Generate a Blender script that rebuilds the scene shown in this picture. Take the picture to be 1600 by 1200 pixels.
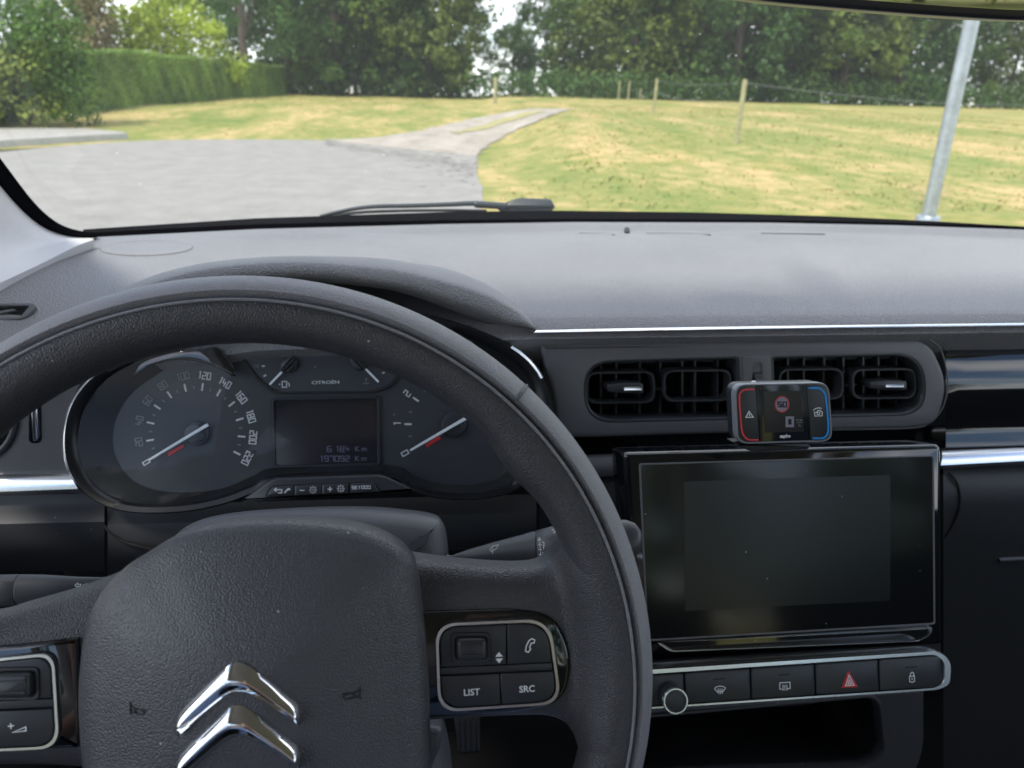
import bpy, bmesh, math, random
import numpy as np
from mathutils import Vector, Matrix
from mathutils.geometry import tessellate_polygon
random.seed(7); rng = np.random.default_rng(7)
for o in list(bpy.data.objects): bpy.data.objects.remove(o)
scene = bpy.context.scene
COL = scene.collection
# ------------------------------------------------------------------ camera, sky, sun, exposure
FPX = 1160.0
CAM = Vector((0, 0, 1.25))
PITCH, YAW, ROLL = math.radians(21.1), math.radians(-7.0), 0.025
F = Vector((-math.sin(YAW)*math.cos(PITCH), math.cos(YAW)*math.cos(PITCH), -math.sin(PITCH)))
R0 = Vector((math.cos(YAW), math.sin(YAW), 0)); U0 = R0.cross(F)
RR = R0*math.cos(ROLL) + U0*math.sin(ROLL); UU = -R0*math.sin(ROLL) + U0*math.cos(ROLL)
cd = bpy.data.cameras.new('camera'); cam = bpy.data.objects.new('camera', cd); COL.objects.link(cam)
cam.matrix_world = Matrix(((RR.x, UU.x, -F.x, CAM.x), (RR.y, UU.y, -F.y, CAM.y), (RR.z, UU.z, -F.z, CAM.z), (0, 0, 0, 1)))
cd.sensor_width = 36; cd.lens = FPX/1600*36; cd.clip_start = .02; cd.clip_end = 2000
cd.dof.use_dof = True; cd.dof.focus_distance = .43; cd.dof.aperture_fstop = 12.0
scene.camera = cam
SUN_EL, SUN_AZ = math.radians(56), math.radians(214)      # azimuth clockwise from +Y
w = bpy.data.worlds.new("World"); scene.world = w; w.use_nodes = True
nt = w.node_tree; bg = nt.nodes['Background']
sky = nt.nodes.new('ShaderNodeTexSky'); sky.sky_type = 'NISHITA'; sky.sun_disc = False
sky.sun_elevation = SUN_EL; sky.sun_rotation = SUN_AZ; sky.air_density = 1.0; sky.dust_density = .3; sky.ozone_density = 2.0
tc = nt.nodes.new('ShaderNodeTexCoord'); mp = nt.nodes.new('ShaderNodeMapping'); mp.inputs['Scale'].default_value = (1, 1, 2.2); mp.inputs['Location'].default_value = (2.3, 0.6, .4)
nz = nt.nodes.new('ShaderNodeTexNoise'); nz.inputs['Scale'].default_value = 2.6; nz.inputs['Detail'].default_value = 7
cr = nt.nodes.new('ShaderNodeValToRGB'); cr.color_ramp.elements[0].position = .40; cr.color_ramp.elements[1].position = .60
mx = nt.nodes.new('ShaderNodeMixRGB'); mx.inputs[2].default_value = (9.0, 9.2, 9.8, 1)
L = nt.links.new
L(tc.outputs['Generated'], mp.inputs[0]); L(mp.outputs[0], nz.inputs[0]); L(nz.outputs[0], cr.inputs[0])
L(cr.outputs[0], mx.inputs[0]); L(sky.outputs[0], mx.inputs[1]); L(mx.outputs[0], bg.inputs[0]); bg.inputs[1].default_value = .125
sl = bpy.data.lights.new('sun', 'SUN'); sl.energy = 2.2; sl.angle = math.radians(9); sl.color = (1, .93, .82)
so = bpy.data.objects.new('sun', sl); COL.objects.link(so)
sd = Vector((math.sin(SUN_AZ)*math.cos(SUN_EL), math.cos(SUN_AZ)*math.cos(SUN_EL), math.sin(SUN_EL)))
so.rotation_euler = sd.to_track_quat('Z', 'Y').to_euler(); so.location = (-5, -5, 20)
vs = scene.view_settings; vs.view_transform = 'Standard'; vs.look = 'None'; vs.gamma = 1; vs.use_curve_mapping = False; vs.exposure = 1.14
# ------------------------------------------------------------------ materials
MATS = {}
def nodes(name):
    m = bpy.data.materials.new(name); m.use_nodes = True; MATS[name] = m
    return m, m.node_tree, m.node_tree.nodes['Principled BSDF']
def pbr(name, col, rough=.5, metal=0, spec=.5, grain=None, var=0, varscale=3, specks=0, coat=0, rvar=0, emit=None):
    """procedural material; grain=(cells per metre, strength, distance) leather or moulded plastic relief"""
    m, t, p = nodes(name); N = t.nodes.new; K = t.links.new
    p.inputs['Base Color'].default_value = (*col, 1); p.inputs['Roughness'].default_value = rough
    p.inputs['Metallic'].default_value = metal; p.inputs['Specular IOR Level'].default_value = spec
    if coat: p.inputs['Coat Weight'].default_value = coat; p.inputs['Coat Roughness'].default_value = .03
    if emit: p.inputs['Emission Color'].default_value = (*emit[0], 1); p.inputs['Emission Strength'].default_value = emit[1]
    co = N('ShaderNodeTexCoord')
    last = None
    if var:
        n = N('ShaderNodeTexNoise'); n.inputs['Scale'].default_value = varscale; n.inputs['Detail'].default_value = 6; n.inputs['Roughness'].default_value = .65
        K(co.outputs['Object'], n.inputs[0]); r = N('ShaderNodeValToRGB'); r.color_ramp.elements[0].position = .3; r.color_ramp.elements[1].position = .7
        r.color_ramp.elements[0].color = (*[c*(1-var) for c in col], 1); r.color_ramp.elements[1].color = (*[min(1, c*(1+var)) for c in col], 1)
        K(n.outputs[0], r.inputs[0]); K(r.outputs[0], p.inputs['Base Color']); last = r.outputs[0]
    if rvar:
        n = N('ShaderNodeTexNoise'); n.inputs['Scale'].default_value = 14; n.inputs['Detail'].default_value = 5; K(co.outputs['Object'], n.inputs[0])
        r = N('ShaderNodeMapRange'); r.inputs[3].default_value = rough-rvar; r.inputs[4].default_value = rough+rvar; K(n.outputs[0], r.inputs[0]); K(r.outputs[0], p.inputs['Roughness'])
    if specks:   # dust specks lying on the surface
        v = N('ShaderNodeTexVoronoi'); v.inputs['Scale'].default_value = specks*2.6; K(co.outputs['Object'], v.inputs['Vector'])
        sep = N('ShaderNodeSeparateColor'); K(v.outputs['Color'], sep.inputs[0])
        th = N('ShaderNodeMapRange'); th.inputs[1].default_value = .78; th.inputs[2].default_value = 1; th.inputs[3].default_value = 0; th.inputs[4].default_value = .085; K(sep.outputs[0], th.inputs[0])
        lt = N('ShaderNodeMath'); lt.operation = 'LESS_THAN'; K(v.outputs['Distance'], lt.inputs[0]); K(th.outputs[0], lt.inputs[1])
        mu = N('ShaderNodeMath'); mu.operation = 'MULTIPLY'; K(lt.outputs[0], mu.inputs[0]); mu.inputs[1].default_value = .55
        mm = N('ShaderNodeMixRGB'); K(mu.outputs[0], mm.inputs[0]); mm.inputs[2].default_value = (.6, .6, .58, 1)
        if last: K(last, mm.inputs[1])
        else: mm.inputs[1].default_value = (*col, 1)
        K(mm.outputs[0], p.inputs['Base Color'])
    if grain:
        v = N('ShaderNodeTexVoronoi'); v.feature = 'SMOOTH_F1'; v.inputs['Scale'].default_value = grain[0]; v.inputs['Smoothness'].default_value = .35
        wv = N('ShaderNodeTexNoise'); wv.inputs['Scale'].default_value = grain[0]*.5; wv.inputs['Detail'].default_value = 2
        K(co.outputs['Object'], wv.inputs[0]); ml = N('ShaderNodeVectorMath'); ml.operation = 'SCALE'; K(wv.outputs['Color'], ml.inputs[0]); ml.inputs['Scale'].default_value = .5/grain[0]
        ad = N('ShaderNodeVectorMath'); K(co.outputs['Object'], ad.inputs[0]); K(ml.outputs[0], ad.inputs[1]); K(ad.outputs[0], v.inputs['Vector'])
        b = N('ShaderNodeBump'); b.inputs['Strength'].default_value = grain[1]; b.inputs['Distance'].default_value = grain[2]; b.invert = True
        K(v.outputs['Distance'], b.inputs['Height']); K(b.outputs[0], p.inputs['Normal'])
    return m
pbr('dash_soft', (.215, .213, .224), .42, spec=.6, grain=(800, 1.0, .0011), var=.10, varscale=7, rvar=.10, specks=85)
pbr('dash_low', (.032, .034, .038), .55, spec=.4, grain=(1200,.3,.0003), specks=70)
pbr('satin_grey', (.115, .116, .124), .42, spec=.5, grain=(1400, .15, .0003), specks=60)
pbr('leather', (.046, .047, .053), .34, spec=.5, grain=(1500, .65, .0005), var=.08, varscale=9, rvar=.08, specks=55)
pbr('leather_skylit', (.20, .202, .222), .42, spec=.6, grain=(1500, .7, .0005), var=.08, varscale=9)  # rim leather made paler: sky light on the outer band put into the colour
pbr('hub_skin', (.062, .064, .072), .33, spec=.6, grain=(1400, .55, .0005), var=.10, varscale=8, rvar=.08, specks=60)
pbr('column_plastic', (.06, .062, .07), .45, grain=(1300, .35, .0003), specks=110)
pbr('stalk_plastic', (.05, .053, .058), .38, grain=(1500, .1, .0003))
pbr('button_plastic', (.026, .029, .034), .34, spec=.5, specks=90)
pbr('piano_black', (.004, .005, .007), .06, spec=.6, coat=.5, specks=70)
pbr('black_plastic', (.030, .033, .039), .30, spec=.5, specks=60)
pbr('bezel_black', (.006, .007, .009), .30, spec=.35, specks=60)
pbr('matte_black', (.008, .009, .011), .6)
pbr('dark_void', (.004, .004, .005), .8)
pbr('chrome', (.85, .86, .88), .06, metal=1, rvar=.03)
pbr('satin_chrome', (.72, .74, .76), .22, metal=1, rvar=.06)
pbr('pillar_trim', (.62, .61, .62), .6, spec=.4, grain=(500, .12, .0005), var=.04)
pbr('seal', (.004, .004, .005), .9, spec=0)
pbr('dial_face', (.040, .044, .053), .42, spec=.4, specks=60)
pbr('lcd', (.020, .020, .026), .14, spec=.5)
pbr('screen_glass', (.004, .005, .006), .10, spec=.40, specks=55)
pbr('screen_panel', (.005, .007, .008), .20, spec=.45, specks=45)
pbr('paint_white', (.58, .61, .63), .5)
pbr('paint_grey', (.17, .19, .21), .5)
pbr('paint_lcd', (.13, .12, .20), .5)
pbr('paint_red', (.55, .03, .03), .45)
pbr('line_red', (.75, .04, .06), .4)
pbr('line_blue', (.0, .28, .75), .4)
pbr('print_white', (.82, .84, .85), .5)
pbr('needle', (.72, .78, .82), .35)
pbr('device_body', (.02, .022, .026), .35)
pbr('device_edge', (.20, .21, .23), .3)
pbr('device_glass', (.010, .012, .017), .10, spec=.5, specks=110)
pbr('device_key', (.022, .025, .030), .35, specks=90)
pbr('sign_grey', (.26, .24, .31), .4)
pbr('headliner', (.36, .355, .34), .9)
pbr('door_card', (.05, .05, .055), .7)
pbr('car_paint', (.05, .055, .06), .25, coat=1)
pbr('rubber', (.007, .008, .009), .55)
pbr('wiper_paint', (.030, .038, .042), .4)
pbr('mirror_glass', (.42, .46, .44), .02, metal=1)
pbr('jeans', (.22, .30, .46), .85, grain=(1500, .4, .0003), var=.15, varscale=20)
pbr('shirt', (.60, .54, .52), .9, var=.1)
pbr('skin', (.50, .30, .22), .5)
pbr('hair', (.08, .05, .03), .6)
pbr('seat_fabric', (.10, .13, .20), .9)
pbr('galvanised', (.34, .38, .42), .38, metal=.55, var=.22, varscale=9, rvar=.1)
pbr('post_wood', (.30, .28, .15), .9, var=.35, varscale=14)
pbr('wire', (.20, .21, .21), .5, metal=.6)
pbr('concrete', (.30, .285, .26), .9, var=.2, varscale=4)
pbr('kerb', (.40, .39, .37), .85, var=.15, varscale=6)
pbr('rock', (.36, .25, .21), .9, var=.4, varscale=5)
pbr('bark', (.10, .08, .06), .95, var=.4, varscale=6)
# windscreen: clear with a weak dusty veil
def glassmat(name, tint, veil, veilcol, refl=1.0):
    m, t, p = nodes(name); N = t.nodes.new; K = t.links.new; out = t.nodes['Material Output']
    tr = N('ShaderNodeBsdfTransparent'); tr.inputs[0].default_value = (*tint, 1)
    gl = N('ShaderNodeBsdfGlossy'); gl.inputs['Roughness'].default_value = .02
    fr = N('ShaderNodeLayerWeight'); fr.inputs[0].default_value = .5          # Schlick: .04 + .96 (1-cos)^5, the same from both sides
    pw5 = N('ShaderNodeMath'); pw5.operation = 'POWER'; K(fr.outputs['Facing'], pw5.inputs[0]); pw5.inputs[1].default_value = 5
    sc = N('ShaderNodeMath'); sc.operation = 'MULTIPLY_ADD'; K(pw5.outputs[0], sc.inputs[0]); sc.inputs[1].default_value = .95*refl; sc.inputs[2].default_value = .05*refl
    a = N('ShaderNodeMixShader'); K(sc.outputs[0], a.inputs[0]); K(tr.outputs[0], a.inputs[1]); K(gl.outputs[0], a.inputs[2])
    df = N('ShaderNodeBsdfTranslucent'); df.inputs[0].default_value = (*veilcol, 1)
    b = N('ShaderNodeMixShader'); K(a.outputs[0], b.inputs[1]); K(df.outputs[0], b.inputs[2])
    if veil:
        co = N('ShaderNodeTexCoord'); n = N('ShaderNodeTexNoise'); n.inputs['Scale'].default_value = 5; n.inputs['Detail'].default_value = 6; K(co.outputs['Object'], n.inputs[0])
        r = N('ShaderNodeMapRange'); r.inputs[3].default_value = veil*.6; r.inputs[4].default_value = veil*1.4; K(n.outputs[0], r.inputs[0])
        v = N('ShaderNodeTexVoronoi'); v.inputs['Scale'].default_value = 26; K(co.outputs['Object'], v.inputs['Vector'])
        s = N('ShaderNodeMath'); s.operation = 'LESS_THAN'; s.inputs[1].default_value = .028; K(v.outputs['Distance'], s.inputs[0])
        sm = N('ShaderNodeMath'); sm.operation = 'MULTIPLY_ADD'; sm.inputs[1].default_value = .35; K(s.outputs[0], sm.inputs[0]); K(r.outputs[0], sm.inputs[2])
        K(sm.outputs[0], b.inputs[0])
    else: b.inputs[0].default_value = 0
    K(b.outputs[0], out.inputs[0]); t.nodes.remove(p); return m
glassmat('windscreen_glass', (.95, .97, .95), .014, (.85, .88, .88))
glassmat('lens_clear', (.93, .94, .95), 0, (1, 1, 1), .2)
def ground_mat(name, cols, scales, bump=.3, bscale=20, rough=.95, stops=(.35, .5, .62), stretch=.5):
    m, t, p = nodes(name); N = t.nodes.new; K = t.links.new
    co = N('ShaderNodeTexCoord'); n1 = N('ShaderNodeTexNoise'); n1.inputs['Scale'].default_value = scales[0]; n1.inputs['Detail'].default_value = 8; n1.inputs['Roughness'].default_value = .7
    mpn = N('ShaderNodeMapping'); mpn.inputs['Scale'].default_value = (1, stretch, 1); mpn.inputs['Rotation'].default_value = (0, 0, .14); K(co.outputs['Object'], mpn.inputs[0]); K(mpn.outputs[0], n1.inputs[0])
    n2 = N('ShaderNodeTexNoise'); n2.inputs['Scale'].default_value = scales[1]; n2.inputs['Detail'].default_value = 5; K(co.outputs['Object'], n2.inputs[0])
    mi = N('ShaderNodeMixRGB'); mi.inputs[0].default_value = .35; K(n1.outputs[0], mi.inputs[1]); K(n2.outputs[0], mi.inputs[2])
    r = N('ShaderNodeValToRGB'); e = r.color_ramp.elements
    e[0].position = stops[0]; e[0].color = (*cols[0], 1); e[1].position = stops[2]; e[1].color = (*cols[2], 1); k = e.new(stops[1]); k.color = (*cols[1], 1)
    K(mi.outputs[0], r.inputs[0]); K(r.outputs[0], p.inputs['Base Color']); p.inputs['Roughness'].default_value = rough; p.inputs['Specular IOR Level'].default_value = .2
    b = N('ShaderNodeBump'); b.inputs['Strength'].default_value = bump; b.inputs['Distance'].default_value = .03
    n3 = N('ShaderNodeTexNoise'); n3.inputs['Scale'].default_value = bscale; n3.inputs['Detail'].default_value = 4; K(co.outputs['Object'], n3.inputs[0]); K(n3.outputs[0], b.inputs['Height']); K(b.outputs[0], p.inputs['Normal'])
    return m
ground_mat('grass_ground', ((.115, .175, .034), (.24, .235, .070), (.46, .335, .155)), (.42, 2.6), .4, 18, stops=(.36, .49, .60), stretch=.28)
ground_mat('asphalt', ((.205, .197, .182), (.268, .258, .240), (.335, .324, .303)), (2.2, 26), .6, 60, stretch=.8, stops=(.3, .5, .7))
ground_mat('gravel', ((.24, .215, .175), (.33, .295, .25), (.42, .38, .335)), (1.2, 12), .6, 30)
ground_mat('verge_mix', ((.20, .22, .06), (.33, .30, .13), (.36, .31, .25)), (3, 12), .5, 30)
def leafmat(name, c, var=.4, trans=.25):
    m, t, p = nodes(name); N = t.nodes.new; K = t.links.new
    co = N('ShaderNodeTexCoord'); n = N('ShaderNodeTexNoise'); n.inputs['Scale'].default_value = .55; n.inputs['Detail'].default_value = 6; K(co.outputs['Object'], n.inputs[0])
    r = N('ShaderNodeValToRGB'); e = r.color_ramp.elements; e[0].position = .34; e[1].position = .68
    e[0].color = (c[0]*(1-var), c[1]*(1-var), c[2]*(1-var), 1); e[1].color = (c[0]*(1+var*1.3), c[1]*(1+var), c[2]*(1+var*.3), 1)
    K(n.outputs[0], r.inputs[0]); K(r.outputs[0], p.inputs['Base Color']); p.inputs['Roughness'].default_value = .55; p.inputs['Specular IOR Level'].default_value = .35
    p.inputs['Transmission Weight'].default_value = 0
    tl = N('ShaderNodeBsdfTranslucent'); K(r.outputs[0], tl.inputs[0]); ms = N('ShaderNodeMixShader'); ms.inputs[0].default_value = trans
    K(p.outputs[0], ms.inputs[1]); K(tl.outputs[0], ms.inputs[2]); K(ms.outputs[0], t.nodes['Material Output'].inputs[0]); return m
leafmat('leaf_dark', (.050, .118, .026), .4, .35); leafmat('leaf_mid', (.072, .150, .027), .4, .35); leafmat('leaf_olive', (.105, .160, .028), .4, .35)
leafmat('leaf_bright', (.30, .40, .05), .3, .4); leafmat('leaf_yellow', (.19, .25, .05)); leafmat('leaf_hedge', (.165, .27, .06)); leafmat('leaf_brown', (.15, .135, .07))
leafmat('grass_blade', (.26, .28, .08), .5)
# ------------------------------------------------------------------ geometry helpers
def ray(u, v): return RR*((u-800)/FPX) + UU*((600-v)/FPX) + F
def W(u, v, D): return CAM + ray(u, v)*D                      # point at axial depth D
def Y(u, v, y): r = ray(u, v); return CAM + r*(y/r.y)          # point on the world plane Y = y
class Plane:
    def __init__(s, o, tilt=0, yaw=0):
        t = math.radians(tilt); a = math.radians(yaw); s.o = o
        s.n = Vector((math.sin(a)*math.cos(t), -math.cos(a)*math.cos(t), math.sin(t)))
        s.ex = Vector((math.cos(a), math.sin(a), 0)); s.ey = s.n.cross(s.ex)
    def hit(s, u, v, h=0):
        r = ray(u, v); o = s.o + s.n*h; return CAM + r*((o-CAM).dot(s.n)/r.dot(s.n))
    def at(s, u, v, h=0): return s.hit(u, v, 0) + s.n*h        # traced on the plane, then moved along the normal
    def loc(s, u, v): d = s.hit(u, v)-s.o; return d.dot(s.ex), d.dot(s.ey)
    def P(s, a, b, h=0): return s.o + s.ex*a + s.ey*b + s.n*h
def link(name, me, parent=None, smooth=40, recenter=True):
    o = bpy.data.objects.new(name, me); COL.objects.link(o)
    n = len(me.vertices); c = Vector((0, 0, 0))
    if n and recenter:
        a = np.empty(n*3, 'f'); me.vertices.foreach_get('co', a); a = a.reshape(-1, 3); m = (a.min(0)+a.max(0))/2; c = Vector(m.tolist())
        me.vertices.foreach_set('co', (a-m).ravel()); me.update()
    if smooth:
        me.polygons.foreach_set('use_smooth', [True]*len(me.polygons)); me.set_sharp_from_angle(angle=math.radians(smooth))
    if parent:
        base = Vector((0, 0, 0)); q = parent
        while q: base += q.location; q = q.parent
        o.parent = parent; o.location = c - base
    else: o.location = c
    return o
def mesh(name, vs, fs, mat, parent=None, smooth=40, fix=True):
    me = bpy.data.meshes.new(name); me.from_pydata([tuple(v) for v in vs], [], fs)
    if fix:
        bm = bmesh.new(); bm.from_mesh(me); bmesh.ops.recalc_face_normals(bm, faces=bm.faces); bm.to_mesh(me); bm.free()
    me.materials.append(MATS[mat]); return link(name, me, parent, smooth)
def tag(o, label=None, cat=None, group=None, kind=None):
    if label: o['label'] = label
    if cat: o['category'] = cat
    if group: o['group'] = group
    if kind: o['kind'] = kind
    return o
def thing(name, label, cat, loc, group=None):
    o = bpy.data.objects.new(name, None); COL.objects.link(o); o.location = loc; o.empty_display_size = .05
    return tag(o, label, cat, group)
def fillet(pts, r, k=6):
    n = len(pts); out = []
    rs = r if isinstance(r, (list, tuple)) else [r]*n
    for i, p in enumerate(pts):
        p = Vector(p); a = Vector(pts[i-1]); b = Vector(pts[(i+1) % n]); da = a-p; db = b-p
        q = min(rs[i], da.length*.48, db.length*.48)
        if q <= 0: out.append(tuple(p)); continue
        s = p + da.normalized()*q; e = p + db.normalized()*q
        for j in range(k+1):
            t = j/k; out.append(tuple(s*(1-t)**2 + p*2*t*(1-t) + e*t*t))
    return out
def crom(pts, closed=True, per=6):
    n = len(pts); P = [Vector(p) for p in pts]; out = []
    for i in range(n if closed else n-1):
        if closed: a, b, c, d = P[i-1], P[i], P[(i+1) % n], P[(i+2) % n]
        else: a, b, c, d = P[max(0, i-1)], P[i], P[i+1], P[min(n-1, i+2)]
        for j in range(per):
            t = j/per
            out.append(.5*((2*b) + (c-a)*t + (2*a-5*b+4*c-d)*t*t + (3*b-a-3*c+d)*t**3))
    if not closed: out.append(P[-1])
    return out
def inset(pts, n, d):
    """move a closed 3D contour inward by d inside its plane"""
    m = len(pts); area = Vector((0, 0, 0))
    for i in range(m): area += pts[i-1].cross(pts[i])
    sgn = 1 if area.dot(n) > 0 else -1
    out = []
    for i in range(m):
        a = (pts[i]-pts[i-1]); b = (pts[(i+1) % m]-pts[i])
        if a.length < 1e-9: a = b
        if b.length < 1e-9: b = a
        na = n.cross(a.normalized())*sgn; nb = n.cross(b.normalized())*sgn
        s = na+nb; s = s.normalized() if s.length > 1e-6 else na
        out.append(pts[i] + s*(d/max(.45, s.dot(na))))
    return out
def loft(name, rings, mat, parent=None, closed=True, cap0=False, cap1=False, smooth=40):
    n = len(rings[0]); vs = [p for r in rings for p in r]; fs = []
    for k in range(len(rings)-1):
        for i in range(n if closed else n-1):
            j = (i+1) % n; fs.append((k*n+i, k*n+j, (k+1)*n+j, (k+1)*n+i))
    if cap0: fs.append(tuple(range(n)))
    if cap1: fs.append(tuple((len(rings)-1)*n+i for i in range(n)))
    return mesh(name, vs, fs, mat, parent, smooth)
def plate(name, px, pl, h, depth, mat, parent=None, bev=.001, holes=(), smooth=40, raw=False):
    c = list(px) if raw else [pl.hit(u, v) for u, v in px]; n = pl.n
    rings = []
    for a in (0, 30, 60, 90):
        s = math.radians(a); rings.append([p + n*(h-bev+bev*math.sin(s)) for p in inset(c, n, bev*(1-math.cos(s)))])
    if bev <= 0: rings = [[p+n*h for p in c]]
    rings = [[p+n*(h-depth) for p in c]] + rings
    if not holes: return loft(name, rings, mat, parent, True, True, True, smooth)
    vs = [p for r in rings for p in r]; fs = []; N = len(c)
    for k in range(len(rings)-1):
        for i in range(N): j = (i+1) % N; fs.append((k*N+i, k*N+j, (k+1)*N+j, (k+1)*N+i))
    front = rings[-1]; loops = [front]; idx = list(range((len(rings)-1)*N, len(rings)*N))
    for hp in holes:
        hc = [pl.hit(u, v)+n*h for u, v in hp]; b0 = len(vs); M = len(hc)
        vs += hc; vs += [p - n*depth for p in hc]; loops.append(hc); idx += list(range(b0, b0+M))
        for i in range(M): j = (i+1) % M; fs.append((b0+i, b0+j, b0+M+j, b0+M+i))
    for t in tessellate_polygon(loops): fs.append(tuple(idx[q] for q in t))
    return mesh(name, vs, fs, mat, parent, smooth)
def pillow(name, px, pl, mat, parent, hs, back=.01, scale_rings=8, top=.0, raw=False):
    """hs: list of (inset m, height m); then a dome rising by top to the centre"""
    c = list(px) if raw else [pl.hit(u, v) for u, v in px]; n = pl.n
    rings = [[p - n*back for p in c]]
    for d, h in hs: last = inset(c, n, d); rings.append([p + n*h for p in last])
    h0 = hs[-1][1]; ce = sum(last, Vector((0, 0, 0)))/len(last)
    for k in range(1, scale_rings+1):
        s = 1-k/(scale_rings+.4); rings.append([ce + (p-ce)*s + n*(h0+top*(1-s*s)) for p in last])
    return loft(name, rings, mat, parent, True, True, True, 60)
def ribbon(name, lines, wpx, pl, h, mat, parent=None, thick=.0002, closedflags=None):
    """flat printed strokes: each polyline (in picture pixels on plane pl) becomes a mitred ribbon"""
    vs = []; fs = []; wd = wpx/FPX*((pl.o-CAM).dot(F))/2
    for li, ln in enumerate(lines):
        closed = len(ln) > 2 and tuple(ln[0]) == tuple(ln[-1]); P = [pl.hit(u, v) for u, v in (ln[:-1] if closed else ln)]; m = len(P); b = len(vs); hh = h + li*.00003
        for i in range(m):
            a = P[i-1] if (i > 0 or closed) else None; c = P[(i+1) % m] if (i < m-1 or closed) else None
            d1 = (P[i]-a).normalized() if a is not None else (c-P[i]).normalized(); d2 = (c-P[i]).normalized() if c is not None else d1
            s = (pl.n.cross(d1)+pl.n.cross(d2)); s = s.normalized() if s.length > 1e-5 else pl.n.cross(d1); q = s*(wd/max(.4, s.dot(pl.n.cross(d1))))
            for z in (hh, hh-thick): vs.append(P[i]+q+pl.n*z); vs.append(P[i]-q+pl.n*z)
        for i in range(m if closed else m-1):
            x = b+4*i; y = b+4*((i+1) % m)
            fs += [(x, x+1, y+1, y), (x, y, y+2, x+2), (x+1, x+3, y+3, y+1)]
        if not closed: fs += [(b, b+2, b+3, b+1), (b+4*(m-1), b+4*(m-1)+1, b+4*(m-1)+3, b+4*(m-1)+2)]
    return mesh(name, vs, fs, mat, parent, 0)
SEG = {'0': [[(0, 0), (1, 0), (1, 1), (0, 1), (0, 0)]], '1': [[(.35, .95), (.75, 1), (.75, 0)]], '2': [[(0, 1), (1, 1), (1, .5), (0, .5), (0, 0), (1, 0)]],
       '3': [[(0, 1), (1, 1), (1, 0), (0, 0)], [(.2, .5), (.95, .5)]], '4': [[(0, 1), (0, .4), (1, .4)], [(.75, .75), (.75, 0)]], '5': [[(1, 1), (0, 1), (0, .5), (1, .5), (1, 0), (0, 0)]],
       '6': [[(1, 1), (0, 1), (0, 0), (1, 0), (1, .5), (.1, .5)]], '7': [[(0, 1), (1, 1), (1, 0)]], '8': [[(0, 0), (1, 0), (1, 1), (0, 1), (0, 0)], [(.1, .5), (.9, .5)]],
       '9': [[(1, .5), (0, .5), (0, 1), (1, 1), (1, 0), (0, 0)]], ' ': [], 'K': [[(0, 0), (0, 1)], [(.8, 1), (.1, .5), (.8, 0)]], 'm': [[(0, 0), (0, .6), (.5, .6), (.5, 0)], [(.55, .6), (1, .55), (1, 0)]],
       'C': [[(1, 1), (0, 1), (0, 0), (1, 0)]], 'I': [[(.5, 0), (.5, 1)]], 'T': [[(0, 1), (1, 1)], [(.5, .95), (.5, 0)]], 'R': [[(0, 0), (0, 1), (1, 1), (1, .5), (.1, .5)], [(.5, .48), (1, 0)]],
       'O': [[(0, 0), (1, 0), (1, 1), (0, 1), (0, 0)]], 'E': [[(1, 1), (0, 1), (0, 0), (1, 0)], [(.1, .5), (.9, .5)]], 'N': [[(0, 0), (0, 1), (1, 1), (1, 0)]], 'S': [[(1, 1), (0, 1), (0, .5), (1, .5), (1, 0), (0, 0)]],
       '.': [[(.5, 0), (.5, .12)]], 'k': [[(0, 0), (0, 1)], [(.8, .65), (.1, .3), (.8, 0)]], 'h': [[(0, 0), (0, 1)], [(.05, .6), (.8, .6), (.8, 0)]], '-': [[(0, .5), (1, .5)]], '/': [[(0, 0), (1, 1)]]}
def glyphs(s, cu, cv, hpx, wpx, gap, ang=0):
    """squared dial lettering as polylines in picture pixels, ang = rotation ccw in degrees"""
    a = math.radians(ang); ca, sa = math.cos(a), math.sin(a); tot = len(s)*wpx+(len(s)-1)*gap; out = []
    for i, ch in enumerate(s):
        x0 = -tot/2+i*(wpx+gap)
        for ln in SEG[ch]:
            o = []
            for x, y in ln:
                X = x0+x*wpx; Yy = (y-.5)*hpx; o.append((cu+X*ca-Yy*sa, cv-(X*sa+Yy*ca)))
            out.append(o)
    return out
def text(name, s, u, v, hpx, pl, h, mat, parent, bold=0, ang=0, thick=.0002, sx=1):
    cu = bpy.data.curves.new('t', 'FONT'); cu.body = s; cu.align_x = 'CENTER'; cu.align_y = 'CENTER'; cu.offset = bold; cu.resolution_u = 3
    to = bpy.data.objects.new('t', cu); COL.objects.link(to); bpy.context.view_layer.update()
    me = bpy.data.meshes.new_from_object(to.evaluated_get(bpy.context.evaluated_depsgraph_get())); bpy.data.objects.remove(to)
    k = hpx/FPX*((pl.o-CAM).dot(F))/.72; o = pl.hit(u, v); a = math.radians(ang)
    ex = pl.ex*math.cos(a)+pl.ey*math.sin(a); ey = pl.n.cross(ex)
    bm = bmesh.new(); bm.from_mesh(me)
    r = bmesh.ops.extrude_face_region(bm, geom=bm.faces[:]); top = {x for x in r['geom'] if isinstance(x, bmesh.types.BMVert)}
    for q in bm.verts: q.co = o + ex*(q.co.x*k*sx) + ey*(q.co.y*k) + pl.n*(h if q in top else h-thick)
    bmesh.ops.recalc_face_normals(bm, faces=bm.faces); me2 = bpy.data.meshes.new(name); bm.to_mesh(me2); bm.free(); me2.materials.append(MATS[mat])
    return link(name, me2, parent, 0)
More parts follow.
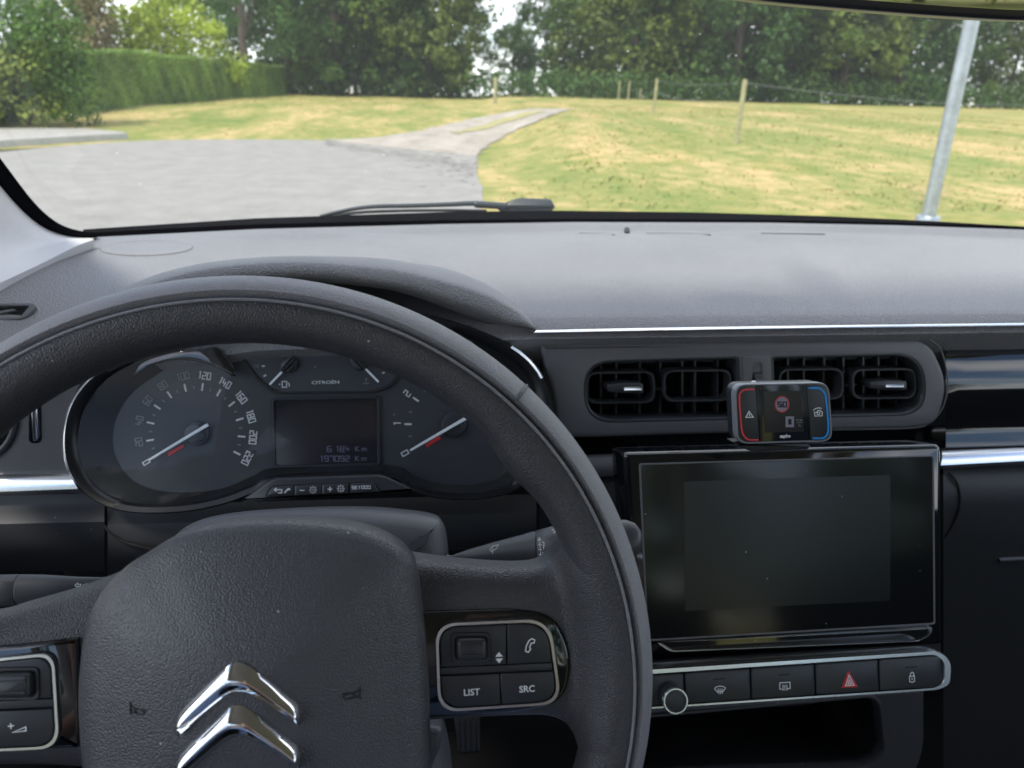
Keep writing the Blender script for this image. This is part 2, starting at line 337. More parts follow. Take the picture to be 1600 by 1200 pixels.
def tube(name, P, rad, mat, parent=None, seg=16, flat=1.0, up=None, cap=True):
    rings = []
    for i, p in enumerate(P):
        d = (P[min(i+1, len(P)-1)]-P[max(i-1, 0)]).normalized(); u0 = up or Vector((0, 0, 1))
        a = d.cross(u0); a = a.normalized() if a.length > 1e-4 else Vector((1, 0, 0)); b = a.cross(d)
        r = rad[i] if isinstance(rad, (list, tuple)) else rad
        rings.append([p + a*(r*math.cos(2*math.pi*j/seg)*flat) + b*(r*math.sin(2*math.pi*j/seg)) for j in range(seg)])
    return loft(name, rings, mat, parent, True, cap, cap, 50)
def disc_px(u, v, r, k=24, sy=1): return [(u+r*math.cos(2*math.pi*i/k), v+r*sy*math.sin(2*math.pi*i/k)) for i in range(k)]
def box(name, lo, hi, mat, parent=None, bev=0):
    bm = bmesh.new(); bmesh.ops.create_cube(bm, size=1)
    for q in bm.verts: q.co = Vector([(lo[i]+hi[i])/2+q.co[i]*(hi[i]-lo[i]) for i in range(3)])
    if bev: bmesh.ops.bevel(bm, geom=bm.edges[:], offset=bev, segments=3, affect='EDGES', profile=.6)
    me = bpy.data.meshes.new(name); bm.to_mesh(me); bm.free(); me.materials.append(MATS[mat]); return link(name, me, parent, 40)
def interp(x, xs, ys): return float(np.interp(x, xs, ys))
def sstep(t): t = max(0, min(1, t)); return t*t*(3-2*t)
# ================================================================== OUTSIDE
def H(x, y):
    hr = interp(y, [0, 8.5, 15, 26, 45, 80, 300], [0, 0, .36, .72, 1.05, 1.5, 1.6]); hl = interp(y, [0, 21.5, 27, 36, 60, 90, 300], [0, 0, .22, .55, .95, 1.3, 1.5])
    wv = sstep((x-.066*y-.15)/2.6)*sstep((y-7)/3); base = hr*wv + hl*(1-wv)
    return base + .03*math.sin(x*.9+y*.35)*sstep((y-24)/10)
def G(u, v, far=300):
    """point of the terrain seen at a picture position"""
    r = ray(u, v); t = 2.0
    while t < far:
        p = CAM + r*t
        if p.z <= H(p.x, p.y): return p
        t *= 1.004
    return CAM + r*far
ax = np.concatenate([-np.geomspace(400, 26, 26), np.arange(-25, 25.1, .5), np.geomspace(26, 400, 26)])
ay = np.concatenate([-np.geomspace(300, 6, 14), np.arange(-5, 60, .5), np.geomspace(60, 700, 34)])
nx = len(ax); vs = [(x, y, H(x, y)) for y in ay for x in ax]
fs = [(j*nx+i, j*nx+i+1, (j+1)*nx+i+1, (j+1)*nx+i) for j in range(len(ay)-1) for i in range(nx-1)]
tag(mesh('ground', vs, fs, 'grass_ground', smooth=80), kind='structure', label='mown grass field, green with dry yellow patches')
def sheet(name, left, right, mat, lift, n=40, m=10, label=None):
    Lp = crom(left, False, 12); Rp = crom(right, False, 12); rows = []
    for q in Lp+Rp: q.x += .10*math.sin(q.y*5.1)*math.sin(q.y*1.9+q.x)+rng.normal(0, .03); q.y += rng.normal(0, .05)
    for a, b in zip(Lp, Rp):
        rows.append([Vector((a.x+(b.x-a.x)*k/m, a.y+(b.y-a.y)*k/m, 0)) for k in range(m+1)])
    for r in rows:
        for p in r: p.z = H(p.x, p.y)+lift
    return tag(loft(name, rows, mat, None, False), kind='structure', label=label)
g2 = lambda u, v: (lambda p: (p.x, p.y))(G(u, v))
lf = [(-40, -30), (-30, -8)] + [g2(-260, 262), g2(0, 240)] + [g2(200, 223)] + [g2(400, 219)] + [g2(560, 221)] + [g2(640, 227)]
rt = [(6, -30), (3.5, -8), (.75, 4), (.62, 8.5), (.72, 10.5), (.85, 12.5), (1.0, 14), (1.05, 15.5)]
def asphalt():
    top = [g2(-500, 275), g2(-260, 260), g2(-100, 246), g2(0, 238), g2(100, 229), g2(200, 222), g2(300, 219), g2(400, 219), g2(500, 220), g2(600, 225), g2(680, 233), g2(742, 241)]
    top = crom(top, False, 5)
    rows = []; M = 24
    for q in top:
        rows.append([Vector((q.x + (q.x*.0 + (-1)*0)*0, 0, 0)) for _ in range(M+1)])
    bot = [g2(-500, 700), g2(735, 345)]
    vs = []; fs = []; n = len(top)
    for i, q in enumerate(top):
        s = i/(n-1); bx = -38+s*(38+1.6); by = -30
        x7 = (-20 + s*(20+.60)); 
        for k in range(M+1):
            t = k/M
            # from far edge to y=7.5 to behind the car
            if t < .6: a = t/.6; x = q.x*(1-a)+x7*a; yy = q.y*(1-a)+7.0*a
            else: a = (t-.6)/.4; x = x7*(1-a)+bx*a; yy = 7.0*(1-a)+by*a
            vs.append((x + (.03*math.sin(yy*1.3)+.015*math.sin(yy*4.7))*(1 if i == n-1 else 0), yy, max(H(x, yy), 0)+.012))
    for i in range(n-1):
        for k in range(M): fs.append((i*(M+1)+k, (i+1)*(M+1)+k, (i+1)*(M+1)+k+1, i*(M+1)+k+1))
    tag(mesh('asphalt_road', vs, fs, 'asphalt', smooth=80), kind='structure', label='pale worn asphalt road in front of the car')
asphalt()
TRK_L = [(505, 219), (560, 218.5), (610, 213), (660, 204.5), (710, 193.5), (750, 184), (795, 176), (840, 171)]
TRK_R = [(743, 246), (750, 239), (766, 227), (788, 214), (815, 201), (845, 188), (872, 178), (893, 171)]
sheet('gravel_track', [g2(*p) for p in TRK_L], [g2(*p) for p in TRK_R], 'gravel', .03, label='gravel track leading up between the fields')
a = [g2(705, 209), g2(732, 203.5), g2(768, 193), g2(808, 181), g2(845, 174.5)]; b = [g2(716, 211), g2(748, 206), g2(786, 195), g2(828, 183), g2(852, 176)]
sheet('grass_strip', a, b, 'verge_mix', .05, label='grass strip between the wheel ruts of the track')
def card_mesh(name, v, mat):
    n = len(v)//4; me = bpy.data.meshes.new(name); me.vertices.add(len(v)); me.vertices.foreach_set('co', v.astype('f').ravel())
    me.loops.add(len(v)); me.loops.foreach_set('vertex_index', np.arange(len(v), dtype='i')); me.polygons.add(n)
    me.polygons.foreach_set('loop_start', np.arange(n, dtype='i')*4); me.polygons.foreach_set('loop_total', np.full(n, 4, 'i'))
    me.materials.append(MATS[mat]); me.update(calc_edges=True); return me
# loose stones washed from the track over the tarmac
n_ = 9000; e0 = Vector(g2(520, 221)+(0,)); e1 = Vector(g2(745, 244)+(0,)); tt_ = rng.uniform(-.02, 1.0, n_); of = -np.abs(rng.exponential(.9, n_))*(.3+.9*tt_)+rng.normal(0, .15, n_)
vx = e0.x+(e1.x-e0.x)*tt_; vy = e0.y+(e1.y-e0.y)*tt_+of; vx = np.where(vx > .066*vy+.05, .066*vy+.05-rng.uniform(0, .5, n_), vx); sz_ = rng.uniform(.012, .05, n_); an_ = rng.uniform(0, 6.28, n_)
vz = np.array([max(H(a, b), 0) for a, b in zip(vx, vy)])+.022; cc_ = np.stack([vx, vy, vz], 1)
q_ = [cc_+np.stack([np.cos(an_+k*math.pi/2)*sz_*(1.4 if k % 2 else 1), np.sin(an_+k*math.pi/2)*sz_*1.6, rng.uniform(-.003, .003, n_)], 1) for k in range(4)]
tag(link('loose_gravel', card_mesh('loose_gravel', np.stack(q_, 1).reshape(-1, 3), 'concrete'), None, 0), 'pale loose stones spilling from the track onto the tarmac', 'gravel', kind='stuff')
# pavement slab with kerb, left
def slab():
    top = [g2(-300, 226), g2(-60, 206), g2(60, 203), g2(130, 203), g2(196, 212), g2(193, 217), g2(100, 223), g2(0, 230), g2(-60, 236), g2(-300, 256)]
    pl = Plane(Vector((0, 0, 0)), 90); c = [Vector((x, y, 0)) for x, y in top]
    vs = [Vector((p.x, p.y, .13)) for p in c] + [Vector((p.x, p.y, -.2)) for p in c]; n = len(c)
    fs = [tuple(range(n))] + [(i, (i+1) % n, n+(i+1) % n, n+i) for i in range(n)]
    tag(mesh('pavement', vs, fs, 'concrete', smooth=0), kind='structure', label='raised concrete pavement at the left edge of the road')
    front = [c[i] for i in (5, 6, 7, 8, 9)]
    k = thing('kerb', 'pale concrete kerb along the pavement at the left of the road', 'kerb', front[0])
    for i in range(4):
        p, q = front[i], front[i+1]; d = q-p; cnt = max(1, int(d.length/1.0)); cnt = min(cnt, 14)
        for j in range(cnt):
            s = p+d*(j/cnt+.004); e = p+d*((j+1)/cnt-.004); nn = Vector((d.y, -d.x, 0)).normalized()*-.16
            if nn.y > 0: nn = -nn
            base = [s, e, e+nn, s+nn]
            vv = [Vector((b.x, b.y, z)) for z in (-.1, .15) for b in base]
            mesh('kerb_stone', vv, [(0, 1, 2, 3), (4, 5, 6, 7), (0, 1, 5, 4), (1, 2, 6, 5), (2, 3, 7, 6), (3, 0, 4, 7)], 'kerb', k, 0)
slab()
# --- foliage
def cards(centres, radii, per, size, flat=.75, squash=.8):
    n = len(centres)*per; c = np.repeat(np.array(centres), per, 0); r = np.repeat(np.array(radii), per)
    d = rng.normal(size=(n, 3)); d /= np.linalg.norm(d, axis=1)[:, None]; rad = rng.uniform(.35, 1, n)**.5
    p = c + d*(r*rad)[:, None]*np.array([1, 1, squash])
    nr = d + rng.normal(size=(n, 3))*flat + np.array([0, 0, .5]); nr /= np.linalg.norm(nr, axis=1)[:, None]
    t = np.cross(nr, rng.normal(size=(n, 3))); t /= np.linalg.norm(t, axis=1)[:, None]; b = np.cross(nr, t)
    s = size*rng.uniform(.6, 1.3, n)[:, None]
    v = np.stack([p-t*s*.5, p+b*s*.32, p+t*s*.5, p-b*s*.32], 1).reshape(-1, 3)
    return v
def trunk_mesh(name, h, r, spread, limbs=7):
    vs = []; fs = []
    def seg(P, rad):
        b = len(vs); k = 7
        for i, p in enumerate(P):
            for j in range(k): a = 2*math.pi*j/k; vs.append((p[0]+rad[i]*math.cos(a), p[1]+rad[i]*math.sin(a), p[2]))
        for i in range(len(P)-1):
            for j in range(k): fs.append((b+i*k+j, b+i*k+(j+1) % k, b+(i+1)*k+(j+1) % k, b+(i+1)*k+j))
    seg([(0, 0, -.3), (.05, 0, h*.3), (-.05, .05, h*.6), (.1, 0, h*.95)], [r*1.3, r, r*.7, r*.15])
    for i in range(limbs):
        a = i*2.4; z = h*(.22+.08*i); e = spread*(.75-.05*i)
        seg([(0, 0, z), (e*.5*math.cos(a), e*.5*math.sin(a), z+h*.1), (e*math.cos(a), e*math.sin(a), z+h*.22)], [r*.45, r*.3, r*.08])
    me = bpy.data.meshes.new(name); me.from_pydata(vs, [], fs); me.materials.append(MATS['bark']); return me
def crown_mesh(name, h, rx, mat, clumps=170, per=75, size=.42, low=.03, crad=1.25):
    cs = []; rd = []
    for i in range(clumps):
        z = rng.uniform(low, 1.0); prof = math.sin(math.pi*min(1, (z*.86+.12)))**.55; a = rng.uniform(0, 2*math.pi); q = rng.uniform(.45, 1.0)**.5*prof*rx
        wob = 1+.22*math.sin(3*a+z*6)+.15*math.sin(7*a-z*9)
        cs.append((q*wob*math.cos(a), q*wob*math.sin(a), z*h)); rd.append(crad*rng.uniform(.6, 1.35))
    return card_mesh(name, cards(cs, rd, per, size), mat)
PROTO = {}
def proto(key, *a, **k):
    h, r = a[0], a[1]; PROTO[key] = (trunk_mesh(key+'_trunk', h*.92, h*.022, r*.8), crown_mesh(key+'_crown', *a, **k))
proto('dark', 15, 5.6, 'leaf_dark'); proto('mid', 15, 6.2, 'leaf_mid'); proto('olive', 14, 5.5, 'leaf_olive'); proto('oak', 17, 6.8, 'leaf_mid', clumps=220)
proto('bright', 7, 3.4, 'leaf_bright', clumps=120, per=70, size=.3, crad=.8, low=.1); proto('sparse', 14, 5.5, 'leaf_dark', clumps=120, per=50, size=.38, low=.25, crad=1.0)
proto('brown', 6, 2.8, 'leaf_brown', clumps=90, per=60, size=.28, crad=.8)
def tree(name, key, x, y, s, label, cat='tree', group=None, rot=None, sz=None):
    z = H(x, y); t = thing(name, label, cat, (x, y, z-.1), group); t.rotation_euler = (0, 0, rng.uniform(0, 6.28) if rot is None else rot); t.scale = (s, s, sz or s)
    for nm, me in (('trunk', PROTO[key][0]), ('crown', PROTO[key][1])):
        o = bpy.data.objects.new(nm, me); COL.objects.link(o); o.parent = t
    return t
def ux(u, y):
    r = ray(u, 150); return r.x/r.y*y
row = [(455, 72, 'dark', 1.0, 'dark green tree at the left end of the tall tree line, beside the hedge end'), (530, 70, 'mid', 1.05, 'broad mid green tree second from the left in the tall tree line'),
       (615, 72, 'dark', 1.08, 'dark leafy tree in the tree line above the grass bank'), (668, 70, 'olive', .98, 'olive green tree just left of the sky gap above the track'),
       (800, 92, 'mid', .50, 'lowest tree, closing the sky gap above the gravel track'), (850, 88, 'dark', .70, 'low dark tree right of the sky gap, behind the end of the track'), (935, 78, 'mid', .98, 'bushy green tree above the far end of the gravel track'),
       (985, 74, 'olive', 1.12, 'yellowish green tree behind the far pair of fence posts'), (1065, 76, 'mid', 1.15, 'tall green tree behind the second fence post from the pole'), (1145, 72, 'dark', 1.15, 'dark tree standing behind the nearest fence post'),
       (1230, 74, 'mid', 1.12, 'mid green tree between the nearest fence post and the pole, left one'), (1315, 71, 'olive', 1.05, 'olive tree between the nearest fence post and the pole, middle one'),
       (1400, 73, 'dark', 1.1, 'dark green tree just left of the grey metal pole'), (1490, 76, 'mid', .72, 'lower green tree right behind the grey metal pole'), (1575, 74, 'olive', .68, 'low olive tree at the right edge of the tree line'), (1670, 72, 'dark', .9, 'dark tree beyond the right edge of the windscreen')]
for u, y, k, s, lb in row: tree('broadleaf_tree', k, ux(u, y), y, s, lb, group='tall tree line behind the field')
ORD = ['first', 'second', 'third', 'fourth', 'fifth', 'sixth', 'seventh', 'eighth', 'ninth', 'tenth']
for i, (u, k) in enumerate([(500, 'mid'), (570, 'olive'), (655, 'dark'), (940, 'olive'), (1025, 'dark'), (1105, 'mid'), (1190, 'olive'), (1275, 'dark'), (1360, 'mid'), (1440, 'dark')]):
    tree('broadleaf_tree', k, ux(u, 88), 88, 1.22, ORD[i]+' tree from the left in the back row of the tall tree line', group='second row of the tree line')
under = []
for u in np.arange(450, 1700, 16):      # undergrowth hides the trunks' feet
    y = 67+rng.uniform(-1, 2); x = ux(u, y)
    under.append((x, y, H(x, y)+.9))
me = card_mesh('undergrowth', cards(under, [1.7]*len(under), 130, .34), 'leaf_dark'); tag(link('undergrowth', me, None, 0), 'dark undergrowth along the foot of the tree line', 'undergrowth', kind='stuff')
tree('sparse_tree', 'sparse', ux(388, 62), 62, .95, 'loose dark tree with sky showing through, behind the hedge end', 'tree')
tree('bright_tree', 'bright', ux(212, 45), 45, .86, 'bright yellow-green tree standing behind the clipped hedge', 'tree')
tree('bright_tree', 'bright', ux(290, 50), 50, .80, 'smaller light green tree right of the bright one, behind the hedge', 'tree')
tree('brown_shrub', 'brown', ux(145, 42), 42, .8, 'brownish green shrub behind the hedge, left of the bright tree', 'shrub')
tree('sparse_tree', 'sparse', ux(45, 55), 55, .58, 'dark tree at the top left, behind the brown shrub', 'tree')
0 and tree('broadleaf_tree', 'dark', ux(300, 78), 78, .72, 'dark tree far behind the light green trees', 'tree')
bx = ux(38, 25); t = thing('garden_bush', 'rounded yellow-green bush at the left end of the hedge', 'bush', (bx, 25, H(bx, 25)))
cs = [(bx+rng.uniform(-2.0, 1.6), 25+rng.uniform(-.9, .9), H(bx, 25)+rng.uniform(.3, 3.4)) for _ in range(90)]
link('crown', card_mesh('crown', cards(cs, [.8]*90, 110, .14), 'leaf_mid'), t, 0)
cs = [(bx+rng.uniform(-1.6, 1.2), 24.0+rng.uniform(-.3, .3), H(bx, 24)+rng.uniform(.4, 2.2)) for _ in range(26)]
link('crown', card_mesh('crown', cards(cs, [.5]*26, 90, .13), 'leaf_yellow'), t, 0)
link('trunk', trunk_mesh('trunk', 2.4, .07, 1.0), t, 40).location = (0, 0, .6)
# hedge: clipped block following the lawn edge
def hedge():
    p0 = (ux(95, 30), 30); p1 = (ux(437, 66), 66); n = 44; pts = []
    t = thing('clipped_hedge', 'long clipped green hedge running along the back of the lawn', 'hedge', (p0[0], p0[1], H(*p0)))
    core = []; dirv = Vector((p1[0]-p0[0], p1[1]-p0[1], 0)).normalized(); nn = Vector((dirv.y, -dirv.x, 0))
    p0e = Vector((p0[0], p0[1], 0))-dirv*9; L_ = (Vector((p1[0], p1[1], 0))-p0e).length
    rings = []
    for i in range(n+1):
        p = p0e+dirv*(L_*i/n); z = H(p.x, p.y); hh = 2.05+.05*math.sin(i*.6)
        rings.append([p+nn*.62+Vector((0, 0, z-.2)), p+nn*.58+Vector((0, 0, z+hh*.6)), p+nn*.5+Vector((0, 0, z+hh)), p-nn*.5+Vector((0, 0, z+hh)), p-nn*.62+Vector((0, 0, z-.2))])
    loft('core', rings, 'leaf_hedge', t, True, True, True, 0)
    m = 90000; s = rng.uniform(0, 1, m); face = rng.uniform(0, 1, m) < .3; P = np.zeros((m, 3)); a = np.array(p0e); d = np.array(dirv); q = np.array(nn)
    Hs = np.array([H(*(a+d*L_*x)[:2]) for x in np.linspace(0, 1, 200)]); zb = np.interp(s, np.linspace(0, 1, 200), Hs)
    up = rng.uniform(0, 1, m); wid = np.where(face, rng.uniform(-.55, .55, m), .6+rng.normal(0, .05, m)-.06*up); z = np.where(face, 2.08+rng.normal(0, .04, m), up*2.08)
    bump = .02*np.sin(s*L_*1.7+z)+.03*np.sin(s*L_*4.1+z*3)
    P = a+d*(s*L_)[:, None]+q*(wid+bump)[:, None]; P[:, 2] = zb+z+.04*np.sin(s*L_*.9)
    nr = np.where(face[:, None], np.array([0, 0, 1.0]), q)+rng.normal(size=(m, 3))*.6; nr /= np.linalg.norm(nr, axis=1)[:, None]
    tt = np.cross(nr, rng.normal(size=(m, 3))); tt /= np.linalg.norm(tt, axis=1)[:, None]; bb = np.cross(nr, tt); S = rng.uniform(.06, .12, m)[:, None]
    v = np.stack([P-tt*S*.5, P+bb*S*.4, P+tt*S*.5, P-bb*S*.4], 1).reshape(-1, 3)
    link('foliage', card_mesh('foliage', v, 'leaf_hedge'), t, 0)['kind'] = 'stuff'
hedge()
# grass blades on the field and verge
m = 50000; px_ = rng.uniform(-9, 26, m); py_ = 9+rng.uniform(0, 1, m)**1.5*34; keep = px_ > .066*py_+.35
px2 = rng.uniform(-40, 1, 35000); py2 = rng.uniform(23, 75, 35000); qx = np.concatenate([px_[keep], px2]); qy = np.concatenate([py_[keep], py2])
clump = np.sin(qx*2.1+np.sin(qy*1.3)*2)*np.sin(qy*1.7+qx*.6)
def inpoly(x, y, poly):
    c = np.zeros(len(x), bool)
    for i in range(len(poly)):
        (x1, y1), (x2, y2) = poly[i-1], poly[i]
        if y1 != y2: c ^= ((y1 > y) != (y2 > y)) & (x < (x2-x1)*(y-y1)/(y2-y1)+x1)
    return c
trk = [g2(*p) for p in TRK_L]+[g2(*p) for p in TRK_R][::-1]; kp = ~inpoly(qx, qy, trk); qx, qy, clump = qx[kp], qy[kp], clump[kp]
hz_ = rng.uniform(.010, .032, len(qx))*(1+.8*np.clip(clump, 0, 1)); hz_ = np.where(np.abs(qx-(.48*qy-3.6)) < .5, hz_*1.3, hz_)
zz = np.array([H(a, b) for a, b in zip(qx, qy)]); an = rng.uniform(0, 6.28, len(qx)); wd = .012+.0006*qy
A = np.stack([qx, qy, zz-.01], 1); dx = np.stack([np.cos(an)*wd, np.sin(an)*wd, np.zeros_like(an)], 1); top = A+np.stack([rng.normal(0, .04, len(qx)), rng.normal(0, .04, len(qx)), hz_], 1)
v = np.stack([A-dx, A+dx, top+dx*.2, top-dx*.2], 1).reshape(-1, 3)
tag(link('grass_tufts', card_mesh('grass_tufts', v, 'grass_ground'), None, 0, False), 'short grass tufts over the field and the verge', 'grass', kind='stuff')
# rocks by the drive
for i, (u, v_, s, lb) in enumerate([(5, 192, .42, 'reddish boulder at the far left of the pavement'), (48, 189, .38, 'pale brown boulder beside the bush foot')]):
    p = G(u, v_); bm = bmesh.new(); bmesh.ops.create_icosphere(bm, subdivisions=3, radius=s)
    for q in bm.verts: q.co *= 1+.18*math.sin(q.co.x*9+i)*math.cos(q.co.y*7)+.08*math.sin(q.co.z*17); q.co.z *= .7
    me = bpy.data.meshes.new('boulder'); bm.to_mesh(me); bm.free(); me.materials.append(MATS['rock']); o = link('boulder', me, None, 60); o.location = p+Vector((0, 0, s*.3)); tag(o, lb, 'boulder')
# fence
def post(p, h, r, parent, lean=0):
    P = [p+Vector((lean*k, 0, h*k)) for k in (-.15, 0, .35, .7, .97, 1)]; return tube('post', P, [r, r, r*.98, r*.96, r*.95, r*.8], 'post_wood', parent, 10)
FP = [G(1150, 224), G(1021, 178), G(981, 158), G(966, 157)]
ft = thing('wire_fence', 'wooden post and wire fence running up beside the gravel track', 'fence', FP[0])
hs = [1.32, 1.28, 1.35, 1.3]
for p, h_ in zip(FP, hs): post(p, h_, .055, ft, .03)
for u, v_ in ((1000, 155),): post(G(u, v_, 60), .8, .05, ft)
def wire(a, b, sag, parent, r=.006):
    P = [a.lerp(b, k/14)-Vector((0, 0, sag*4*(k/14)*(1-k/14))) for k in range(15)]; return tube('wire', P, r, 'wire', parent, 6)
for zf in (.95, .62):
    for i in range(3): wire(FP[i]+Vector((0, 0, hs[i]*zf)), FP[i+1]+Vector((0, 0, hs[i+1]*zf)), .10, ft)
far = G(1150, 224)+Vector((24, 16, 0)); far.z = H(far.x, far.y)
wire(FP[0]+Vector((0, 0, 1.25)), far+Vector((0, 0, .95)), .35, ft, .008); post(far, 1.1, .055, ft)
f2 = thing('field_fence', 'row of small wooden posts at the far side of the track', 'fence', G(774, 160))
for u, v_, top in ((774, 158, 121), (819, 158, 140), (858, 160, 146), (891, 161, 152), (442, 146, 118)):
    D_ = {774: 43, 442: 62}.get(u, 68); tp = CAM+ray(u, top)*D_; zg = H(tp.x, tp.y); post(Vector((tp.x, tp.y, zg)), tp.z-zg, .11 if u == 774 else .09, f2)
# galvanised pole
pb = G(1449, 345); pr = .078
k = thing('metal_pole', 'thick galvanised grey metal pole standing on the grass at the right', 'pole', pb)
tube('shaft', [pb+Vector((0, 0, z)) for z in (-.2, 0, 1, 3, 5.4)], [pr*1.0, pr, pr, pr*.97, pr*.9], 'galvanised', k, 32)
tube('base_flange', [pb+Vector((0, 0, z)) for z in (-.02, .05, .06)], [pr*1.7, pr*1.7, pr*1.6], 'galvanised', k, 32)
tube('cap', [pb+Vector((0, 0, z)) for z in (5.4, 5.43, 5.45)], [pr*.95, pr*.9, pr*.3], 'galvanised', k, 32)
# trees behind the car, seen in the mirror and in glossy trim
for i, (x, y, k_) in enumerate([(-16, -50, 'mid'), (-4, -54, 'olive'), (8, -52, 'bright'), (20, -56, 'mid'), (-28, -55, 'dark'), (32, -50, 'olive')]):
    tree('roadside_tree', k_, x, y, 1.0 if k_ != 'bright' else 1.8, ORD[i]+' tree in the row behind the car, reflected in the mirror', 'tree', group='trees behind the car')
# ================================================================== THE CAR, INSIDE
# --- windscreen, seal, pillar
def farx(u):
    y = 1.0
    for _ in range(6):
        r = ray(u, 350); x = r.x/r.y*y; y = 1.06-.35*(x-.29)**2
    return y
VF = ([-400, 0, 140, 400, 700, 900, 1200, 1400, 1600, 1900], [395, 378, 371, 358, 350, 347, 348, 352, 359, 372])   # dash far edge
VB = ([120, 400, 700, 870, 1100, 1300, 1450, 1600, 1900], [359, 341, 331, 329, 332, 338, 345, 354, 367])         # top of black band
dash = thing('dashboard', 'grey soft-grained car dashboard running across under the windscreen', 'dashboard', Vector((.29, .62, .9)))
cols = np.arange(-300, 1901, 20.0); rows = []
NEARV = ([-300, 0, 170, 400, 830, 1600, 1900], [612, 588, 560, 530, 512, 503, 499])
def dash_pt(u, t):
    vf = interp(u, *VF); pf = Y(u, vf, farx(u)); vn = interp(u, *NEARV); pn = Y(u, vn, .60 if u > 150 else .60-.00035*(150-u)*.4)
    p = pf.lerp(pn, t); fade = sstep((u-380)/300)
    p.z += .008*math.sin(math.pi*t)
    st = .0075*sstep((t-.175)/.05); p.z += (st-.0075*sstep((t-.02)/.03)*(1-0))*fade + 0
    p.z += .004*sstep((t-.32)/.04)*fade*(1-t) - .010*sstep((t-.93)/.07)**2
    return p
ts = [0, .01, .03, .06, .1, .14, .17, .18, .19, .2, .21, .22, .23, .26, .3, .32, .33, .34, .35, .36, .4, .46, .52, .58, .64, .7, .76, .82, .88, .92, .95, .97, .985, 1.0]
for t in ts: rows.append([dash_pt(u, t) for u in cols])
rows.append([p+Vector((0, .004, -.006)) for p in rows[-1]]); rows.append([p+Vector((0, .03, -.03)) for p in rows[-1]])
loft('top_pad', rows, 'dash_soft', dash, False, smooth=60)
# oval speaker grille and sensor on the pad
def on_dash(px, dz):
    out = []
    for u, v in px:
        lo, hi = 0., 1.
        for _ in range(18):
            m_ = (lo+hi)/2; q = dash_pt(u, m_); r = (q-CAM); vv = 600-FPX*r.dot(UU)/r.dot(F)
            if vv < v: lo = m_
            else: hi = m_
        out.append(dash_pt(u, lo)+Vector((0, 0, dz)))
    return out
ring = [(230+72*math.cos(a)+10*math.sin(a), 388-12*math.sin(a)) for a in np.linspace(0, 2*math.pi, 33)[:-1]]
A_ = on_dash(ring, .0007); c0 = sum(A_, Vector())/len(A_)
loft('speaker_grille', [[p-Vector((0, 0, .006)) for p in A_], A_, [c0+(p-c0)*.97+Vector((0, 0, .0004)) for p in A_], [c0+(p-c0)*.93-Vector((0, 0, .0002)) for p in A_], [c0+(p-c0)*.4 for p in A_]], 'dash_soft', dash, True, False, True)
S_ = on_dash(disc_px(980, 362, 4), 0); loft('light_sensor', [S_, [p+Vector((0, 0, .003)) for p in S_], [sum(S_, Vector())/24+(p-sum(S_, Vector())/24)*.4+Vector((0, 0, .005)) for p in S_]], 'matte_black', dash, True, False, True)
# defroster slots along the glass
for u0, u1 in ((905, 960), (1010, 1110), (1190, 1290)):
    q = on_dash([(u0, 365), (u1, 366), (u1, 368), (u0, 367)], .001); mesh('defroster_slot', q+[p-Vector((0, 0, .004)) for p in q], [(0, 1, 2, 3), (0, 1, 5, 4), (1, 2, 6, 5), (2, 3, 7, 6), (3, 0, 4, 7)], 'matte_black', dash, 0)
# side demister vent, far left
pv = Plane(on_dash([(0, 490)], 0)[0]+Vector((0, 0, .002)), 62)
plate('demister_frame', fillet([(-40, 476), (52, 475), (58, 479), (38, 500), (-40, 504)], [0, 3, 3, 10, 0], 4), pv, .0015, .004, 'satin_grey', dash, .0008, holes=[fillet([(-36, 480), (48, 479), (33, 497), (-36, 500)], [0, 4, 6, 0], 4)])
plate('demister_hole', fillet([(-36, 480), (48, 479), (33, 497), (-36, 500)], [0, 4, 6, 0], 4), pv, -.002, .002, 'dark_void', dash, 0)
plate('demister_vane', [(-36, 492), (20, 483), (26, 485), (-36, 497)], pv, .0005, .002, 'satin_grey', dash, .0003)
# windscreen seal and black band
ws = thing('windscreen', 'wide curved windscreen with dust specks, seen from the driver side', 'windscreen', Y(1100, 340, 1.04))
us = np.arange(130, 1901, 30.0); r0 = [Y(u, interp(u, *VF)+1.5, farx(u)-.003) for u in us]; r1 = [Y(u, interp(u, *VF)-5, farx(u)+.012) for u in us]; r2 = [Y(u, interp(u, *VB)+4, farx(u)+.03) for u in us]; r3 = [Y(u, interp(u, *VB), farx(u)+.045) for u in us]
loft('black_border', [r0, r1, r2, r3, [p+Vector((0, .02, -.03)) for p in r3], [p+Vector((0, .02, -.03)) for p in r0]], 'seal', ws, False, smooth=50)
EA = [((150, 369), .905), ((118, 366), .90), ((88, 358), .88), ((62, 342), .86), ((36, 317), .83), ((0, 272), .79), ((-80, 165), .71), ((-200, -10), .60), ((-330, -230), .48)]
ea = crom([tuple(Y(p[0], p[1], y)) for p, y in EA], False, 6)
def off(c, d1, d2, w1): return [p+Vector(d1) for p in c]
inn = crom([tuple(Y(u-dx, v+dy, y-.01)) for ((u, v), y), dx, dy in zip(EA, (0, 1, 3, 5, 7, 8, 9, 11, 14), (2, 4, 5, 6, 6, 8, 10, 12, 14))], False, 6)
loft('side_seal', [[p+Vector((.0, .02, 0)) for p in ea], ea, [a_.lerp(b_, .35)+Vector((.004, -.006, .004)) for a_, b_ in zip(ea, inn)], [a_.lerp(b_, .8)+Vector((.003, -.006, .002)) for a_, b_ in zip(ea, inn)], inn], 'seal', ws, False, smooth=60)
